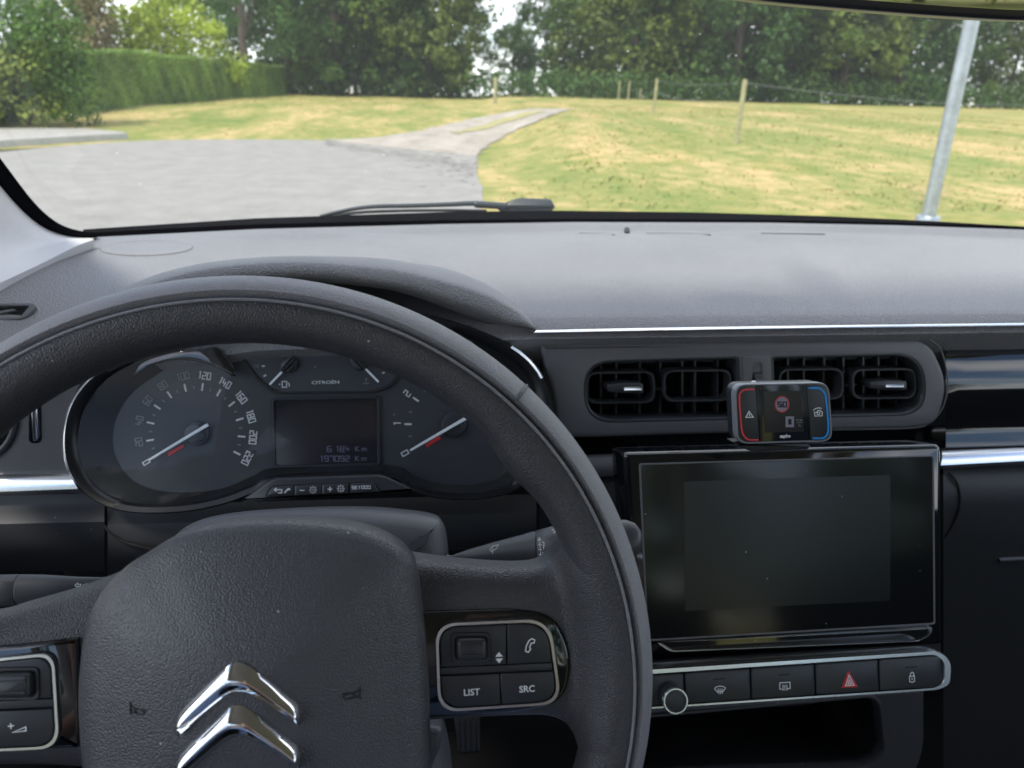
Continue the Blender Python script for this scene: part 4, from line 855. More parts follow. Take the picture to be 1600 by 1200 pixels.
# --- steering wheel
sw = thing('steering_wheel', 'grained black steering wheel with button pads and a chrome double chevron', 'steering wheel', W(372, 1070, .33))
pw = Plane(W(372, 1070, .322), 22)
WP = [(0, 540), (100, 495), (300, 433), (400, 428), (500, 437), (600, 465), (700, 515), (800, 587), (870, 655), (940, 760), (985, 860), (1012, 960), (1022, 1050)]
q = np.array([pw.loc(*p) for p in WP]); A2 = np.c_[2*q, np.ones(len(q))]; s2 = np.linalg.lstsq(A2, (q**2).sum(1), rcond=None)[0]; wx, wy = s2[0], s2[1]; WR = math.sqrt(s2[2]+wx*wx+wy*wy)
ins = np.array([pw.loc(*p) for p in [(398, 534), (731, 652), (755, 690), (30, 660), (600, 570)]]); WI = float(np.mean(np.hypot(ins[:, 0]-wx, ins[:, 1]-wy)))
hw = (WR-WI)/2; rc = (WR+WI)/2; hd = .0165
print('wheel', wx, wy, WR, WI)
def rim(name, ph0, ph1, mat, lip0=0, lip1=0, k=26, n=200, sink=.0):
    rings = []
    for i in range(n):
        th = 2*math.pi*i/n; thd = math.degrees(th); thd = thd if thd < 180 else thd-360
        bump = .0035*math.exp(-((thd-38)/6)**2)+.0035*math.exp(-((thd-142)/6)**2); prof = []
        for j in range(k+1):
            ph = math.radians(ph0+(ph1-ph0)*j/k); x = math.cos(ph); z = math.sin(ph)
            ex_ = .85 if name == 'rim' else 1.2; x = math.copysign(abs(x)**.85, x); z = math.copysign(abs(z)**ex_, z)
            rr_ = hw*x; zz = hd*z
            if x < 0: rr_ -= bump*(-x)
            e = min(j, k-j)/k
            if e < .03: rr_ *= .90; zz *= .88
            prof.append((rc+rr_, zz))
        prof = [(rc, prof[0][1]*.6)]+prof+[(rc, prof[-1][1]*.6)]
        rings.append([pw.P(wx+r_*math.cos(th), wy+r_*math.sin(th)*(1 if th < math.pi else .985), h_) for r_, h_ in prof])
    rings.append(rings[0]); return loft(name, rings, mat, sw, True, smooth=50)
gl_ = []
for i in range(241):
    th = 2*math.pi*i/240; gl_.append(pw.P(wx+(rc+hw*.155)*math.cos(th), wy+(rc+hw*.155)*math.sin(th)*(1 if th < math.pi else .985), hd*.985))
tube('groove_highlight', gl_, .0007, 'leather_skylit', sw, 8, cap=False)  # thin pale tube painting the edge highlight beside the groove
rim('rim', 79, 281, 'leather'); rim('rim_outer_band', -73, 73, 'leather_skylit')
# fine stitched joint across the outer band, upper right
js = Plane(pw.o, 22)
for thd in (46.2, 133.8):
    th = math.radians(thd); P = []
    for ph in range(-60, 76, 6):
        x = math.cos(math.radians(ph))**.85; z = math.copysign(abs(math.sin(math.radians(ph)))**.85, ph); P.append(pw.P(wx+(rc+hw*x*1.0)*math.cos(th), wy+(rc+hw*x)*math.sin(th), hd*z))
    tube('band_joint', P, .0006, 'leather', sw, 6)
def spoke(Uc, Lc, h0=.0, h1=.0163, name='spoke', bul=.016):
    Up = crom([pw.loc(*p) + (0,) for p in Uc], False, 6); Lo = crom([pw.loc(*p) + (0,) for p in Lc], False, 6); n_ = len(Up); rows_ = []
    tt = [0, .01, .03, .06, .10, .15, .2, .28, .36, .44, .5, .56, .64, .72, .8, .85, .9, .94, .97, .99, 1]
    for t in tt:
        r_ = []
        e = min(t, 1-t); roll = math.sqrt(max(0, 1-(1-min(1, e/.24))**2))
        for i in range(n_):
            s = i/(n_-1); hh = h0+(h1-h0)*sstep((s-.74)/.26); p = Up[i].lerp(Lo[i], t); p.x += bul*math.sin(math.pi*t)*s**6; r_.append(pw.P(p.x, p.y, hh-.012*(1-roll)))
        rows_.append(r_)
    rows_ = [[p-pw.n*.012 for p in rows_[0]]]+rows_+[[p-pw.n*.012 for p in rows_[-1]]]
    return loft(name, rows_, 'leather', sw, False, smooth=60)
UR = [(560, 862), (610, 872), (655, 881), (710, 888), (770, 893), (820, 894), (850, 889), (868, 874), (880, 850), (896, 815)]
LR = [(560, 1150), (610, 1145), (670, 1140), (720, 1137), (770, 1134), (820, 1132), (862, 1133), (890, 1145), (905, 1166), (918, 1215)]
spoke(UR, LR)
UL = [(230, 880), (195, 893), (150, 914), (80, 940), (0, 963), (-40, 975), (-70, 977), (-92, 968), (-108, 945), (-125, 905)]
LL = [(230, 1225), (190, 1222), (130, 1217), (70, 1213), (0, 1212), (-40, 1214), (-72, 1220), (-95, 1235), (-110, 1260), (-125, 1310)]
spoke(UL, LL, bul=-.016)
# lower spoke
plate('spoke', fillet([(290, 1380), (460, 1375), (480, 1480), (520, 1640), (250, 1660), (275, 1490)], 20, 5), pw, 0, .02, 'leather', sw, .006)
# airbag hub
ph_ = Plane(W(390, 1050, .306), 22)
hubc = crom([(668, 1250), (672, 1150), (668, 1050), (660, 960), (652, 905), (642, 877), (612, 850), (560, 829), (480, 818), (400, 817), (330, 824), (270, 840), (225, 866), (188, 890), (150, 930), (128, 975), (118, 1030), (114, 1100), (120, 1200), (135, 1290), (190, 1370), (300, 1410), (500, 1410), (610, 1360)], True, 6)
pillow('hub_cover', hubc, ph_, 'hub_skin', sw, [(0, -.006), (.0012, -.002), (.004, .0010), (.008, .0038), (.0115, .0058), (.0128, .0062)], back=.02, top=.015, scale_rings=16)
pe = Plane(ph_.o+ph_.n*.0208, 22)
def hook(cu, cv, flip, parent):
    f = -1 if flip else 1
    return [[(cu-f*14, cv-11), (cu-f*14, cv+9)], [(cu-f*12, cv-5), (cu-f*4, cv-2), (cu+f*14, cv-3)], [(cu-f*12, cv+6), (cu-f*4, cv+3)], [(cu+9*math.cos(a)+f*3, cv+2+4.5*math.sin(a)) for a in [0, .8, 1.6, 2.4, 3.14, 3.9, 4.7, 5.5, 0]]]
from mathutils.bvhtree import BVHTree
hubo = [o for o in sw.children if o.name.startswith('hub_cover')][0]; hwl = sw.location + hubo.location
hub_bvh = BVHTree.FromPolygons([v.co + hwl for v in hubo.data.vertices], [tuple(p.vertices) for p in hubo.data.polygons])
def on_hub(nm, lines, w_, mat, lift=.0003):
    fine = []
    for ln in lines:
        o = []
        for a_, b_ in zip(ln[:-1], ln[1:]):
            for k_ in range(4): o.append((a_[0]+(b_[0]-a_[0])*k_/4, a_[1]+(b_[1]-a_[1])*k_/4))
        fine.append(o+[ln[-1]])
    ob = ribbon(nm, fine, w_, pe, 0, mat, sw); wl = sw.location + ob.location
    for i_, v_ in enumerate(ob.data.vertices):
        q_ = v_.co + wl; hit = hub_bvh.ray_cast(q_ + pe.n*.05, -pe.n)[0]
        if hit: v_.co = hit + pe.n*(lift if i_ % 4 < 2 else -.0005) - wl
on_hub('horn_symbol', hook(204, 1122, False, sw), 1.9, 'matte_black', .0005); on_hub('horn_symbol', hook(546, 1096, True, sw), 1.8, 'matte_black', .0005)
def chevron(dv):
    out = [(277, 1130), (283, 1112), (310, 1084), (335, 1060), (355, 1041), (363, 1036), (372, 1034), (381, 1036), (392, 1042), (420, 1063), (445, 1085), (462, 1100), (468, 1112)]
    rid = [(277.5, 1142), (286, 1126), (312, 1100), (337, 1078), (353, 1066), (362, 1062), (373, 1061), (384, 1062), (394, 1066), (420, 1083), (444, 1101), (461, 1114), (468.5, 1122)]
    inn_ = [(279, 1151), (289, 1142), (316, 1118), (341, 1097), (356, 1086), (364, 1083), (373, 1082), (383, 1083), (392, 1087), (418, 1102), (442, 1117), (460, 1129), (469, 1133)]
    L1, L2, L3 = [crom([tuple(pe.at(u, v+dv, 0)) for u, v in c], False, 5) for c in (out, rid, inn_)]; N = pe.n
    n_ = len(L1); T = lambda i: sstep(min(i, n_-1-i)/4)
    rg = [[p-N*.009 for p in L1], [p+N*.0006 for p in L1]]
    for s in (.25, .5, .75, .92, 1): rg.append([a_.lerp(b_, s)+N*(.0006+.0034*(math.sin(s*math.pi/2))*(.25+.75*T(i))) for i, (a_, b_) in enumerate(zip(L1, L2))])
    for s in (.1, .3, .6, .9): rg.append([a_.lerp(b_, s)+N*(.0040*(.25+.75*T(i))*(1-s*.8)+.0003) for i, (a_, b_) in enumerate(zip(L2, L3))])
    rg.append([p+N*.0004 for p in L3]); rg.append([p-N*.009 for p in L3])
    o = loft('chevron_emblem', rg, 'chrome', sw, False, smooth=38); return o
chevron(0); chevron(67)
# button pads
pp_ = Plane(pw.o+pw.n*.0008, 22)
padR = fillet([(655, 955), (800, 951), (868, 960), (896, 1030), (880, 1098), (800, 1113), (660, 1122)], [2, 20, 34, 40, 30, 20, 2], 6)
gp = plate('gloss_surround', padR, pp_, .0012, .006, 'piano_black', sw, .0018)
rrR = fillet([(679, 970), (858, 962), (876, 1095), (684, 1108)], [34, 40, 34, 34], 8)
cr_ = ringp('chrome_ring', scalep(rrR, -1, -1), scalep(rrR, 7, 6.5), pp_, .0040, .003, 'satin_chrome', sw, .0020)
base = plate('button_base', scalep(rrR, 6, 5.5), pp_, .0020, .0012, 'dark_void', sw, 0)
bR = scalep(rrR, 7.5, 7); 
def clip(poly, f):
    out = []
    for i in range(len(poly)):
        a_, b_ = poly[i-1], poly[i]; fa, fb = f(a_), f(b_)
        if (fa >= 0) != (fb >= 0): s = fa/(fa-fb); out.append((a_[0]+(b_[0]-a_[0])*s, a_[1]+(b_[1]-a_[1])*s))
        if fb >= 0: out.append(b_)
    return out
def hline(p, v0, slope, u0=770): return p[1]-(v0+slope*(p[0]-u0))
top = clip(bR, lambda p: -hline(p, 1034, -.045)); bot = clip(bR, lambda p: hline(p, 1048, -.045)); mid_ = clip(clip(bR, lambda p: hline(p, 1035.5, -.045)), lambda p: -hline(p, 1046.5, -.045))
tl = clip(top, lambda p: 789.3-p[0]); tr_ = clip(top, lambda p: p[0]-791.3); bl = clip(bot, lambda p: 778.5+(p[1]-1048)*.05-p[0]); br = clip(bot, lambda p: p[0]-(780.5+(p[1]-1048)*.05))
K = dict(h=.0042, depth=.003, mat='button_plastic', parent=sw, bev=.0006)
b1 = plate('button', tl, pp_, **K); b1['label'] = 'button field with a ribbed scroll roller'; b2 = plate('button', tr_, pp_, **K); b2['label'] = 'button with a telephone handset symbol'; b3 = plate('button', bl, pp_, **K); b3['label'] = 'button marked LIST'; b4 = plate('button', br, pp_, **K); b4['label'] = 'button marked SRC'
plate('button_bar', mid_, pp_, .0036, .002, 'button_plastic', sw, .0004)
text('lettering', 'LIST', 736, 1076, 10.5, pp_, .0045, 'print_white', b3, bold=.018, ang=0); text('lettering', 'SRC', 821.5, 1071, 10.5, pp_, .0045, 'print_white', b4, bold=.018)
ribbon('arrow_up', [[(772.5, 1020.5), (784, 1020)]], .8, pp_, .0044, 'print_white', b1)
for tri in ([(772.5, 1021), (778.2, 1013.5), (784, 1020.5)], [(772.7, 1023.8), (784.2, 1023.3), (778.6, 1031)]): plate('arrow_mark', tri, pp_, .0045, .0003, 'print_white', b1, 0)
ribbon('phone_icon', [[(829, 993), (833.5, 995), (832.5, 999.5), (828, 1000), (825.5, 1006), (827, 1009), (823.5, 1014), (819, 1012), (820.5, 1004), (824.5, 996), (829, 993)]], 1.6, pp_, .0045, 'print_white', b2)
def roller(u0, v0, u1, v1, parent):
    well = fillet([(u0-9, v0-7), (u1+8, v0-8), (u1+9, v1+7), (u0-8, v1+8)], 10, 5); ringp('roller_well', well, scalep(well, 8, 7), pp_, .0050, .0012, 'button_plastic', parent, .0009)
    plate('roller_gap', scalep(well, 7.5, 6.5), pp_, .0044, .0002, 'dark_void', parent, 0)
    c_ = fillet([(u0, v0), (u1, v0-1), (u1+1, v1-1), (u0+1, v1)], 8, 5); r_ = plate('scroll_roller', c_, pp_, .0086, .006, 'button_plastic', sw, .0018)
    for dv in (.25, .72): ribbon('roller_rib', [[(u0+6, v0+(v1-v0)*dv), (u1-6, v0-.8+(v1-v0)*dv)]], 2.4, pp_, .0090, 'button_plastic', r_, .002)
roller(712, 990, 758, 1023, b1)
padL = fillet([(-150, 1022), (40, 1006), (124, 996), (126, 1100), (128, 1168), (-150, 1176)], [5, 5, 2, 2, 2, 5], 3)
plate('gloss_surround', padL, pp_, .0012, .006, 'piano_black', sw, .0018)
rrL = fillet([(-95, 1034), (92, 1014), (101, 1163), (-90, 1172)], [34, 26, 34, 34], 8)
ringp('chrome_ring', scalep(rrL, -1, -1), scalep(rrL, 7, 6.5), pp_, .0040, .003, 'satin_chrome', sw, .0020); plate('button_base', scalep(rrL, 6, 5.5), pp_, .0020, .0012, 'dark_void', sw, 0)
bL = scalep(rrL, 7.5, 7); hl2 = lambda p, v0: p[1]-(v0-.05*(p[0]-45))
t_ = clip(bL, lambda p: -hl2(p, 1087)); bt_ = clip(bL, lambda p: hl2(p, 1103)); md_ = clip(clip(bL, lambda p: hl2(p, 1088.5)), lambda p: -hl2(p, 1101.5))
b5 = plate('button', t_, pp_, **K); b5['label'] = 'left button field with a ribbed scroll roller'; b6 = plate('button', bt_, pp_, **K); b6['label'] = 'button with a plus and volume wedge'; plate('button_bar', md_, pp_, .0036, .002, 'button_plastic', sw, .0004)
roller(10, 1043, 63, 1080, b5)
ribbon('volume_icon', [[(29, 1137), (49.5, 1134.5), (49, 1128.5), (29, 1137)], [(21.5, 1127.5), (31, 1126.5)], [(26, 1122.5), (26.6, 1131.5)]], 1.6, pp_, .0045, 'print_white', b6)
# --- centre touchscreen
ts_ = thing('touchscreen', 'black tablet-like touchscreen in a gloss frame, switched off', 'touchscreen', W(1230, 1000, .57))
pt_ = Plane(W(1230, 850, .560), 20)
oc = fillet([(974, 707), (1472, 694), (1474, 1008), (1000, 1037)], [8, 10, 8, 8], 5)
plate('housing', oc, pt_, 0, .035, 'piano_black', ts_, .004)
ic = fillet([(1000, 726), (1456, 713), (1458, 973), (1012, 999)], 4, 4)
ringp('frame_edge', scalep(ic, -2.2, -2.2), scalep(ic, .6, .6), pt_, .0014, .0012, 'satin_grey', ts_, .0004)
plate('glass', ic, pt_, .0008, .0006, 'screen_glass', ts_, 0)
plate('display', fillet([(1068, 752), (1390, 742), (1390, 938), (1070, 954)], 1, 2), pt_, .0010, .0001, 'screen_panel', ts_, 0)
lipo = fillet([(1024, 1003), (1440, 980), (1455, 978), (1450, 990), (1432, 1000), (1045, 1017)], [3, 3, 5, 6, 8, 8], 4)
ringp('lower_trim', lipo, scalep(lipo, 5, 3), pt_, .0030, .003, 'satin_chrome', ts_, .001); plate('lower_fill', scalep(lipo, 4, 2.6), pt_, .0012, .001, 'piano_black', ts_, 0)
# --- speed alert device on the screen's top edge
dv_ = thing('traffic_alarm', 'small rounded traffic alert device with red and blue edge lines, sitting on the touchscreen', 'alert device', W(1222, 700, .53))
pdv = Plane(W(1222, 646, .520), 12, 2)
dc = fillet([(1147, 600), (1295, 597), (1301, 690), (1151, 694)], [18, 18, 18, 18], 7)
bd = plate('body', scalep(dc, 1, 1), pdv, -.0012, .013, 'device_body', dv_, .002)
ringp('silver_edge', dc, scalep(dc, 3.2, 3.2), pdv, .0006, .006, 'device_edge', dv_, .0012)
fc = scalep(dc, 3, 3); fL = clip(fc, lambda p: (1180+(p[1]-606)*.078)-p[0]); fR = clip(fc, lambda p: p[0]-(1260+(p[1]-606)*.085)); fM = clip(clip(fc, lambda p: p[0]-(1181+(p[1]-606)*.078)), lambda p: (1259+(p[1]-606)*.085)-p[0])
kl = plate('alert_key', fL, pdv, .0002, .0015, 'device_key', dv_, .0003); kr = plate('camera_key', fR, pdv, .0002, .0015, 'device_key', dv_, .0003); gm = plate('face_glass', fM, pdv, 0, .0015, 'device_glass', dv_, .0001)
ribbon('red_line', [crom([(1178, 608.3), (1170, 608.3), (1162, 609.5), (1156.5, 614), (1154.8, 622), (1156.5, 650), (1158.5, 670), (1161, 679), (1166, 685), (1172, 687.3), (1184.5, 687)], False, 4)], 2.4, pdv, .0006, 'line_red', kl, .0005)
ribbon('blue_line', [crom([(1263, 606.3), (1276, 606.2), (1283, 608.5), (1288, 615), (1289.8, 622), (1293.2, 655), (1293.6, 672), (1291, 680), (1285, 684.3), (1269.5, 684.5)], False, 4)], 2.8, pdv, .0006, 'line_blue', kr, .0005)
ribbon('warning_icon', [[(1165, 652), (1170, 642.5), (1176.5, 651.6), (1165, 652)], [(1170.4, 646), (1170.7, 650)]], 1.4, pdv, .0005, 'print_white', kl)
ribbon('camera_icon', [[(1272, 644), (1276, 644), (1277.5, 641), (1281.5, 641), (1283, 643.5), (1284.5, 644), (1284, 649.5), (1273, 650), (1272, 644)], disc_px(1278.2, 645.6, 2.2, 10)+[disc_px(1278.2, 645.6, 2.2, 10)[0]], [(1270, 641), (1274, 638), (1279, 637), (1283, 638)]], 1.1, pdv, .0005, 'print_white', kr)
plate('display', [(1192.5, 612), (1251, 610.5), (1256, 674), (1195.5, 676)], pdv, .0003, .0002, 'lcd', dv_, 0)
sr = disc_px(1221.3, 631.5, 11.6, 32, 1.12); ringp('limit_ring', sr, scalep(sr, 1.7, 1.7), pdv, .0006, .0002, 'paint_red', gm, .0001); plate('limit_disc', scalep(sr, 1.8, 1.8), pdv, .0005, .0001, 'sign_grey', gm, 0)
ribbon('limit_digits', glyphs('50', 1221.6, 631.6, 7.4, 5.4, 2.6), 1.9, pdv, .0007, 'matte_black', gm)
ribbon('speed_digit', glyphs('0', 1233.6, 658.8, 12.8, 9.2, 1), 4.0, pdv, .0006, 'sign_grey', gm); ribbon('unit_lettering', glyphs('km', 1248.5, 656, 4, 3.4, 1.4)+[[(1244, 660.3), (1253, 660)]]+glyphs('h', 1249, 664.5, 4, 3, 1), .8, pdv, .0006, 'paint_grey', gm)
text('maker_lettering', 'saphe', 1226.5, 681.3, 5.6, pdv, .0004, 'print_white', gm, bold=.03, sx=1.0)
plate('mount_foot', fillet([(1150, 694), (1258, 692), (1268, 697), (1262, 703), (1175, 706), (1160, 700)], 3, 3), Plane(pdv.o-pdv.n*.002, 12), 0, .018, 'device_body', dv_, .0012)
tube('top_switch', [pdv.at(1184, 600, -.006), pdv.at(1184, 597.5, -.006)], .0016, 'print_white', dv_, 10)
# --- switch bar below the screen
sb_ = thing('switch_bar', 'row of black switches framed in chrome below the touchscreen', 'switch bar', W(1250, 1065, .55))
pb_ = Plane(W(1250, 1060, .545), 25)
bc = fillet([(1004, 1042), (1462, 1013), (1484, 1030), (1482, 1068), (1462, 1076), (1004, 1106)], [4, 16, 14, 14, 10, 4], 6)
bi = fillet([(1010, 1053), (1455, 1022), (1467, 1032), (1467, 1062), (1455, 1071), (1010, 1101)], [4, 12, 8, 8, 8, 4], 6)
ringp('chrome_frame', bc, bi, pb_, .004, .012, 'satin_chrome', sb_, .003)
plate('back_plate', scalep(bi, -1, -1), pb_, -.001, .002, 'dark_void', sb_, 0)
seps = [1013, 1066, 1169, 1269, 1368, 1466]
names = ['blank switch by the volume knob', 'windscreen defrost switch', 'rear window heating switch', 'hazard light switch with a red triangle', 'door lock switch']
SWI = []
for i in range(5):
    a_, b_ = seps[i]+1, seps[i+1]-1; topv = lambda u: 1053.5-(u-1010)*.0697; botv = lambda u: 1100.5-(u-1010)*.0672
    c_ = fillet([(a_, topv(a_)), (b_, topv(b_)), (b_+1.5, botv(b_)), (a_+1.5, botv(a_))], [4, 4 if i < 4 else 9, 4 if i < 4 else 9, 4], 4)
    o = plate('switch', c_, pb_, .0040, .005, 'button_plastic', sb_, .0010); o['label'] = names[i]; SWI.append(o)
for i, (u, v) in enumerate(((1120, 1058), (1221, 1051.5), (1418, 1040))): ribbon('indicator_slot', [[(u-9, v+.6), (u+9, v-.6)]], 1.6, pb_, .0041, 'dark_void', SWI[(1, 2, 4)[i]], .0006)
ribbon('defrost_icon', [[(1113, 1073), (1116, 1070), (1121, 1069), (1126, 1069.5), (1130, 1072), (1126, 1077.5), (1117, 1078), (1113, 1073)], [(1118.5, 1073), (1118.8, 1081)], [(1121.5, 1073), (1121.8, 1081.5)], [(1124.5, 1073), (1124.8, 1081)]], 1.1, pb_, .0043, 'print_white', SWI[1])
ribbon('heating_icon', [[(1218, 1074), (1214, 1073.5), (1214.3, 1064), (1230, 1063), (1230.3, 1072.5), (1226, 1073)], [(1219, 1067), (1219.3, 1076)], [(1222, 1067), (1222.3, 1076)], [(1225, 1067), (1225.3, 1076)]], 1.1, pb_, .0043, 'print_white', SWI[2])
plate('hazard_triangle', fillet([(1320.5, 1045), (1335.5, 1070.5), (1310, 1072)], 1.5, 3), pb_, .0044, .0006, 'paint_red', SWI[3], .0001)
ribbon('hazard_icon', [[(1321.3, 1052), (1329, 1067.3), (1315.8, 1068.2), (1321.3, 1052)], [(1321.8, 1059), (1325, 1065), (1319.5, 1065.3), (1321.8, 1059)]], 1.2, pb_, .0047, 'print_white', SWI[3])
ribbon('lock_icon', [[(1415.5, 1054), (1423, 1053.5), (1423.3, 1061.5), (1419.5, 1063.3), (1415.5, 1062), (1415.5, 1054)], [(1416.8, 1053.5), (1417, 1049.5), (1419.5, 1047.5), (1422, 1049.3), (1422, 1053)], [(1419.3, 1056.5), (1419.4, 1059.5)]], 1.1, pb_, .0043, 'print_white', SWI[4])
# volume knob
kn = thing('volume_knob', 'round black volume knob with a chrome ring at the left end of the switch bar', 'knob', pb_.at(1046, 1085, 0))
kc = disc_px(1046, 1085, 19.5, 36, 1.06); ringp('chrome_ring', kc, scalep(kc, 4, 4), pb_, .014, .004, 'satin_chrome', kn, .0012); plate('knob_body', scalep(kc, .8, .8), pb_, .0105, .012, 'black_plastic', kn, .001); plate('knob_face', scalep(kc, 3.6, 3.6), pb_, .0125, .003, 'button_plastic', kn, .0006)
# --- console tray below
ct = thing('console_tray', 'dark open storage tray in the centre console under the switch bar', 'console tray', W(1220, 1180, .6))
pct = Plane(Y(1250, 1130, .49), 12)
outc = fillet([(985, 1112), (1447, 1072), (1447, 1180), (1420, 1235), (1380, 1300), (985, 1320)], [4, 10, 40, 40, 40, 4], 6); inc = fillet([(1000, 1122), (1372, 1088), (1382, 1180), (1350, 1200), (1000, 1212)], [6, 22, 26, 30, 6], 6)
plate('surround', outc, pct, 0, .10, 'dash_low', ct, .006, holes=[inc])
ringp('tray_lip', scalep(inc, -5, -4), scalep(inc, .2, .2), pct, .0012, .012, 'dash_low', ct, .001)
wall_ = [pct.hit(*p)-pct.n*.01 for p in inc]; loft('tray_shell', [wall_, [p-pct.n*.09 for p in wall_]], 'matte_black', ct, True, False, True)
plate('console_body', [(1010, 1030), (1470, 1000), (1475, 1060), (1420, 1075), (1010, 1110)], Plane(pct.o-pct.n*.02, 12), 0, .08, 'dark_void', ct, .002)
# pedal
bp = thing('brake_pedal', 'ribbed black brake pedal dim in the footwell under the wheel spoke', 'pedal', W(730, 1150, .75))
ppd = Plane(W(730, 1150, .74), 35)
pdc = fillet([(708, 1120), (752, 1117), (750, 1176), (716, 1180)], 7, 4); pad_ = plate('pad', pdc, ppd, 0, .01, 'rubber', bp, .003)
for u in (715, 723, 731, 739, 747): ribbon('rib', [[(u, 1126), (u+1, 1172)]], 3, ppd, .002, 'rubber', bp, .002)
tube('arm', [ppd.at(730, 1130, -.012), ppd.at(735, 1000, -.04)], .008, 'matte_black', bp, 10)
# --- wiper outside
wp = thing('windscreen_wiper', 'black windscreen wiper arm parked at the foot of the glass', 'wiper', Y(840, 330, 1.16))
wy_ = 1.15
def wpt(u, v, y=None): return Y(u, v, y or (farx(u)+.07))
arm = crom([tuple(wpt(*p)) for p in ((500, 338), (525, 332), (555, 326), (590, 322.5), (640, 321.5), (700, 319.5), (730, 318), (760, 318.5), (790, 321))], False, 5)
tube('arm', arm, [.0022+.0015*min(1, i/30) for i in range(len(arm))], 'wiper_paint', wp, 8)
bl_ = crom([tuple(wpt(u, v+3.5)) for u, v in ((505, 337), (555, 329), (620, 326), (700, 325), (760, 326))], False, 4); tube('blade', bl_, .0022, 'rubber', wp, 6)
tube('arm_sleeve', [wpt(742, 319), wpt(790, 322)], .0052, 'wiper_paint', wp, 10)
pwp = Plane(wpt(830, 320), 20)
plate('pivot_cover', fillet([(786, 324), (800, 312), (812, 309.5), (860, 311), (867, 322), (866, 326), (810, 327)], 4, 4), pwp, .004, .03, 'wiper_paint', wp, .003)
plate('pivot_side', fillet([(778, 322), (803, 311), (806, 324), (786, 328)], 3, 3), pwp, .001, .02, 'rubber', wp, .002)
# --- rear-view mirror
mr = thing('rear_view_mirror', 'rear-view mirror at the top right, only its lower edge in view', 'mirror', W(1380, -40, .46))
pm = Plane(W(1380, -30, .455), -4, -12)
mc = crom([(1090, -16), (1180, 0), (1280, 10), (1400, 20), (1500, 27), (1600, 32), (1670, 29), (1712, 0), (1715, -80), (1680, -150), (1550, -175), (1350, -180), (1150, -175), (1070, -140), (1060, -60)], True, 5)
plate('mirror_shell', mc, pm, 0, .03, 'black_plastic', mr, .003); mi_ = [pm.hit(u, v) for u, v in mc]; mi_ = inset(mi_, pm.n, .0056)
plate('mirror_glass', mi_, pm, .0006, .0005, 'mirror_glass', mr, 0, raw=True)
tube('mirror_stem', [pm.at(1390, -150, -.03), pm.at(1390, -190, -.12)], .01, 'black_plastic', mr, 12)
# --- car shell
cb = thing('car_body', 'body of the car around the cabin: roof, doors, floor and bonnet', 'car', (.29, 0, .2))
box('roof', (-.44, -1.9, 1.585), (.94, .40, 1.62), 'headliner', cb, .01); box('floor', (-.50, -1.9, .22), (1.08, .96, .26), 'dark_void', cb)
box('door', (-.56, -1.4, .26), (-.50, .93, .95), 'door_card', cb, .02); box('door', (1.08, -1.4, .26), (1.14, .94, 1.02), 'door_card', cb, .02)
box('tailgate', (-.5, -1.95, .26), (1.08, -1.9, 1.0), 'door_card', cb, .01)
for sx in (-.44, 1.02):
    box('centre_pillar', (sx-.03, -.42, 1.0), (sx+.03, -.34, 1.6), 'headliner', cb, .01); box('rear_pillar', (sx-.04, -1.9, 1.0), (sx+.04, -1.65, 1.6), 'headliner', cb, .01); box('roof_rail', (sx-.04, -1.9, 1.54), (sx+.04, .30, 1.60), 'headliner', cb, .01)
# right windscreen pillar
tube('front_pillar', [Vector((1.12, .92, 1.06)), Vector((1.08, .72, 1.25)), Vector((.98, .40, 1.58))], .04, 'headliner', cb, 12)
bn = []
for k in range(8):
    t = k/7; yb = 1.16+t*.85; bn.append([Vector((-.50+1.58*s, yb-.25*(s-.5)**2, .985-.02*k*.6-.10*t*t-.06*(2*s-1)**4)) for s in np.linspace(0, 1, 14)])
loft('bonnet', bn, 'car_paint', cb, False, smooth=60)
st_ = thing('driver_seat', 'dark blue fabric driver seat behind the steering wheel', 'seat', (-.08, -.5, .3))
box('seat_cushion', (-.34, -.75, .42), (.18, -.12, .62), 'seat_fabric', st_, .06); box('backrest', (-.34, -.98, .55), (.18, -.80, 1.25), 'seat_fabric', st_, .07)

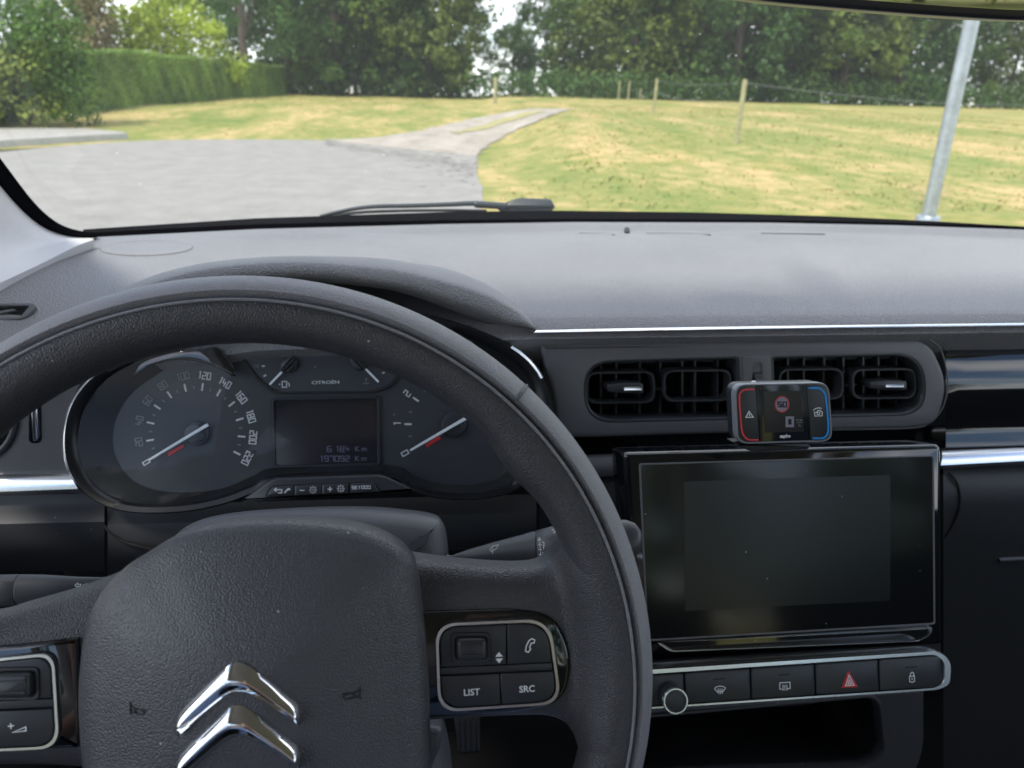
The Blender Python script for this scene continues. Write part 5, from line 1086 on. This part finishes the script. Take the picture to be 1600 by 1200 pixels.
# --- the driver, whose knee shows under the spoke and who is mirrored in the chrome
def skin_fig(name, J, E, mat, parent, sub=2):
    me = bpy.data.meshes.new(name); me.from_pydata([j[:3] for j in J], E, []); me.materials.append(MATS[mat]); o = bpy.data.objects.new(name, me); COL.objects.link(o)
    o.modifiers.new('skin', 'SKIN'); 
    for i, j in enumerate(J): me.skin_vertices[0].data[i].radius = (j[3], j[4] if len(j) > 4 else j[3])
    me.skin_vertices[0].data[0].use_root = True
    sb = o.modifiers.new('sub', 'SUBSURF'); sb.levels = sub; sb.render_levels = sub
    bpy.context.view_layer.update(); m2 = bpy.data.meshes.new_from_object(o.evaluated_get(bpy.context.evaluated_depsgraph_get())); bpy.data.objects.remove(o); m2.name = name
    m2.materials.clear(); m2.materials.append(MATS[mat]); return link(name, m2, parent, 60)
pr_ = thing('person', 'seated driver in pale blue jeans, one knee just showing under the right wheel spoke', 'person', (-.06, -.5, .62))
KN = W(884, 1206, .66)
skin_fig('jeans', [(-.06, -.52, .70, .13, .11), (.05, -.46, .70, .09), (KN.x-.01, KN.y-.03, KN.z-.065, .062), (KN.x+.01, KN.y+.16, .36, .045), (-.17, -.46, .70, .09), (-.27, .0, .70, .07), (-.30, .12, .36, .05), (-.06, -.56, .84, .12, .10)], [(0, 1), (1, 2), (2, 3), (0, 4), (4, 5), (5, 6), (0, 7)], 'jeans', pr_)
skin_fig('shirt', [(-.06, -.55, .80, .14, .11), (-.06, -.56, 1.0, .15, .11), (-.06, -.55, 1.16, .16, .10), (-.06, -.54, 1.23, .06), (.13, -.53, 1.16, .06), (.17, -.40, .98, .048), (-.25, -.53, 1.16, .06), (-.29, -.40, .98, .048)], [(0, 1), (1, 2), (2, 3), (2, 4), (4, 5), (2, 6), (6, 7)], 'shirt', pr_)
skin_fig('body', [(-.06, -.54, 1.18, .05), (-.06, -.53, 1.27, .055), (-.06, -.51, 1.34, .075), (-.06, -.51, 1.43, .085, .095), (-.06, -.52, 1.49, .05)], [(0, 1), (1, 2), (2, 3), (3, 4)], 'skin', pr_)
skin_fig('forearm', [(.17, -.40, .98, .042), (.13, -.25, .98, .034), (.07, -.12, 1.12, .026), (.06, -.09, 1.17, .035, .018), (.045, -.07, 1.21, .02)], [(0, 1), (1, 2), (2, 3), (3, 4)], 'skin', pr_)
skin_fig('forearm', [(-.29, -.40, .98, .042), (-.22, -.25, .98, .034), (-.10, -.12, 1.12, .026), (-.08, -.09, 1.17, .035, .018), (-.06, -.07, 1.21, .02)], [(0, 1), (1, 2), (2, 3), (3, 4)], 'skin', pr_)
skin_fig('hair', [(-.06, -.54, 1.44, .095), (-.06, -.53, 1.50, .075)], [(0, 1)], 'hair', pr_)
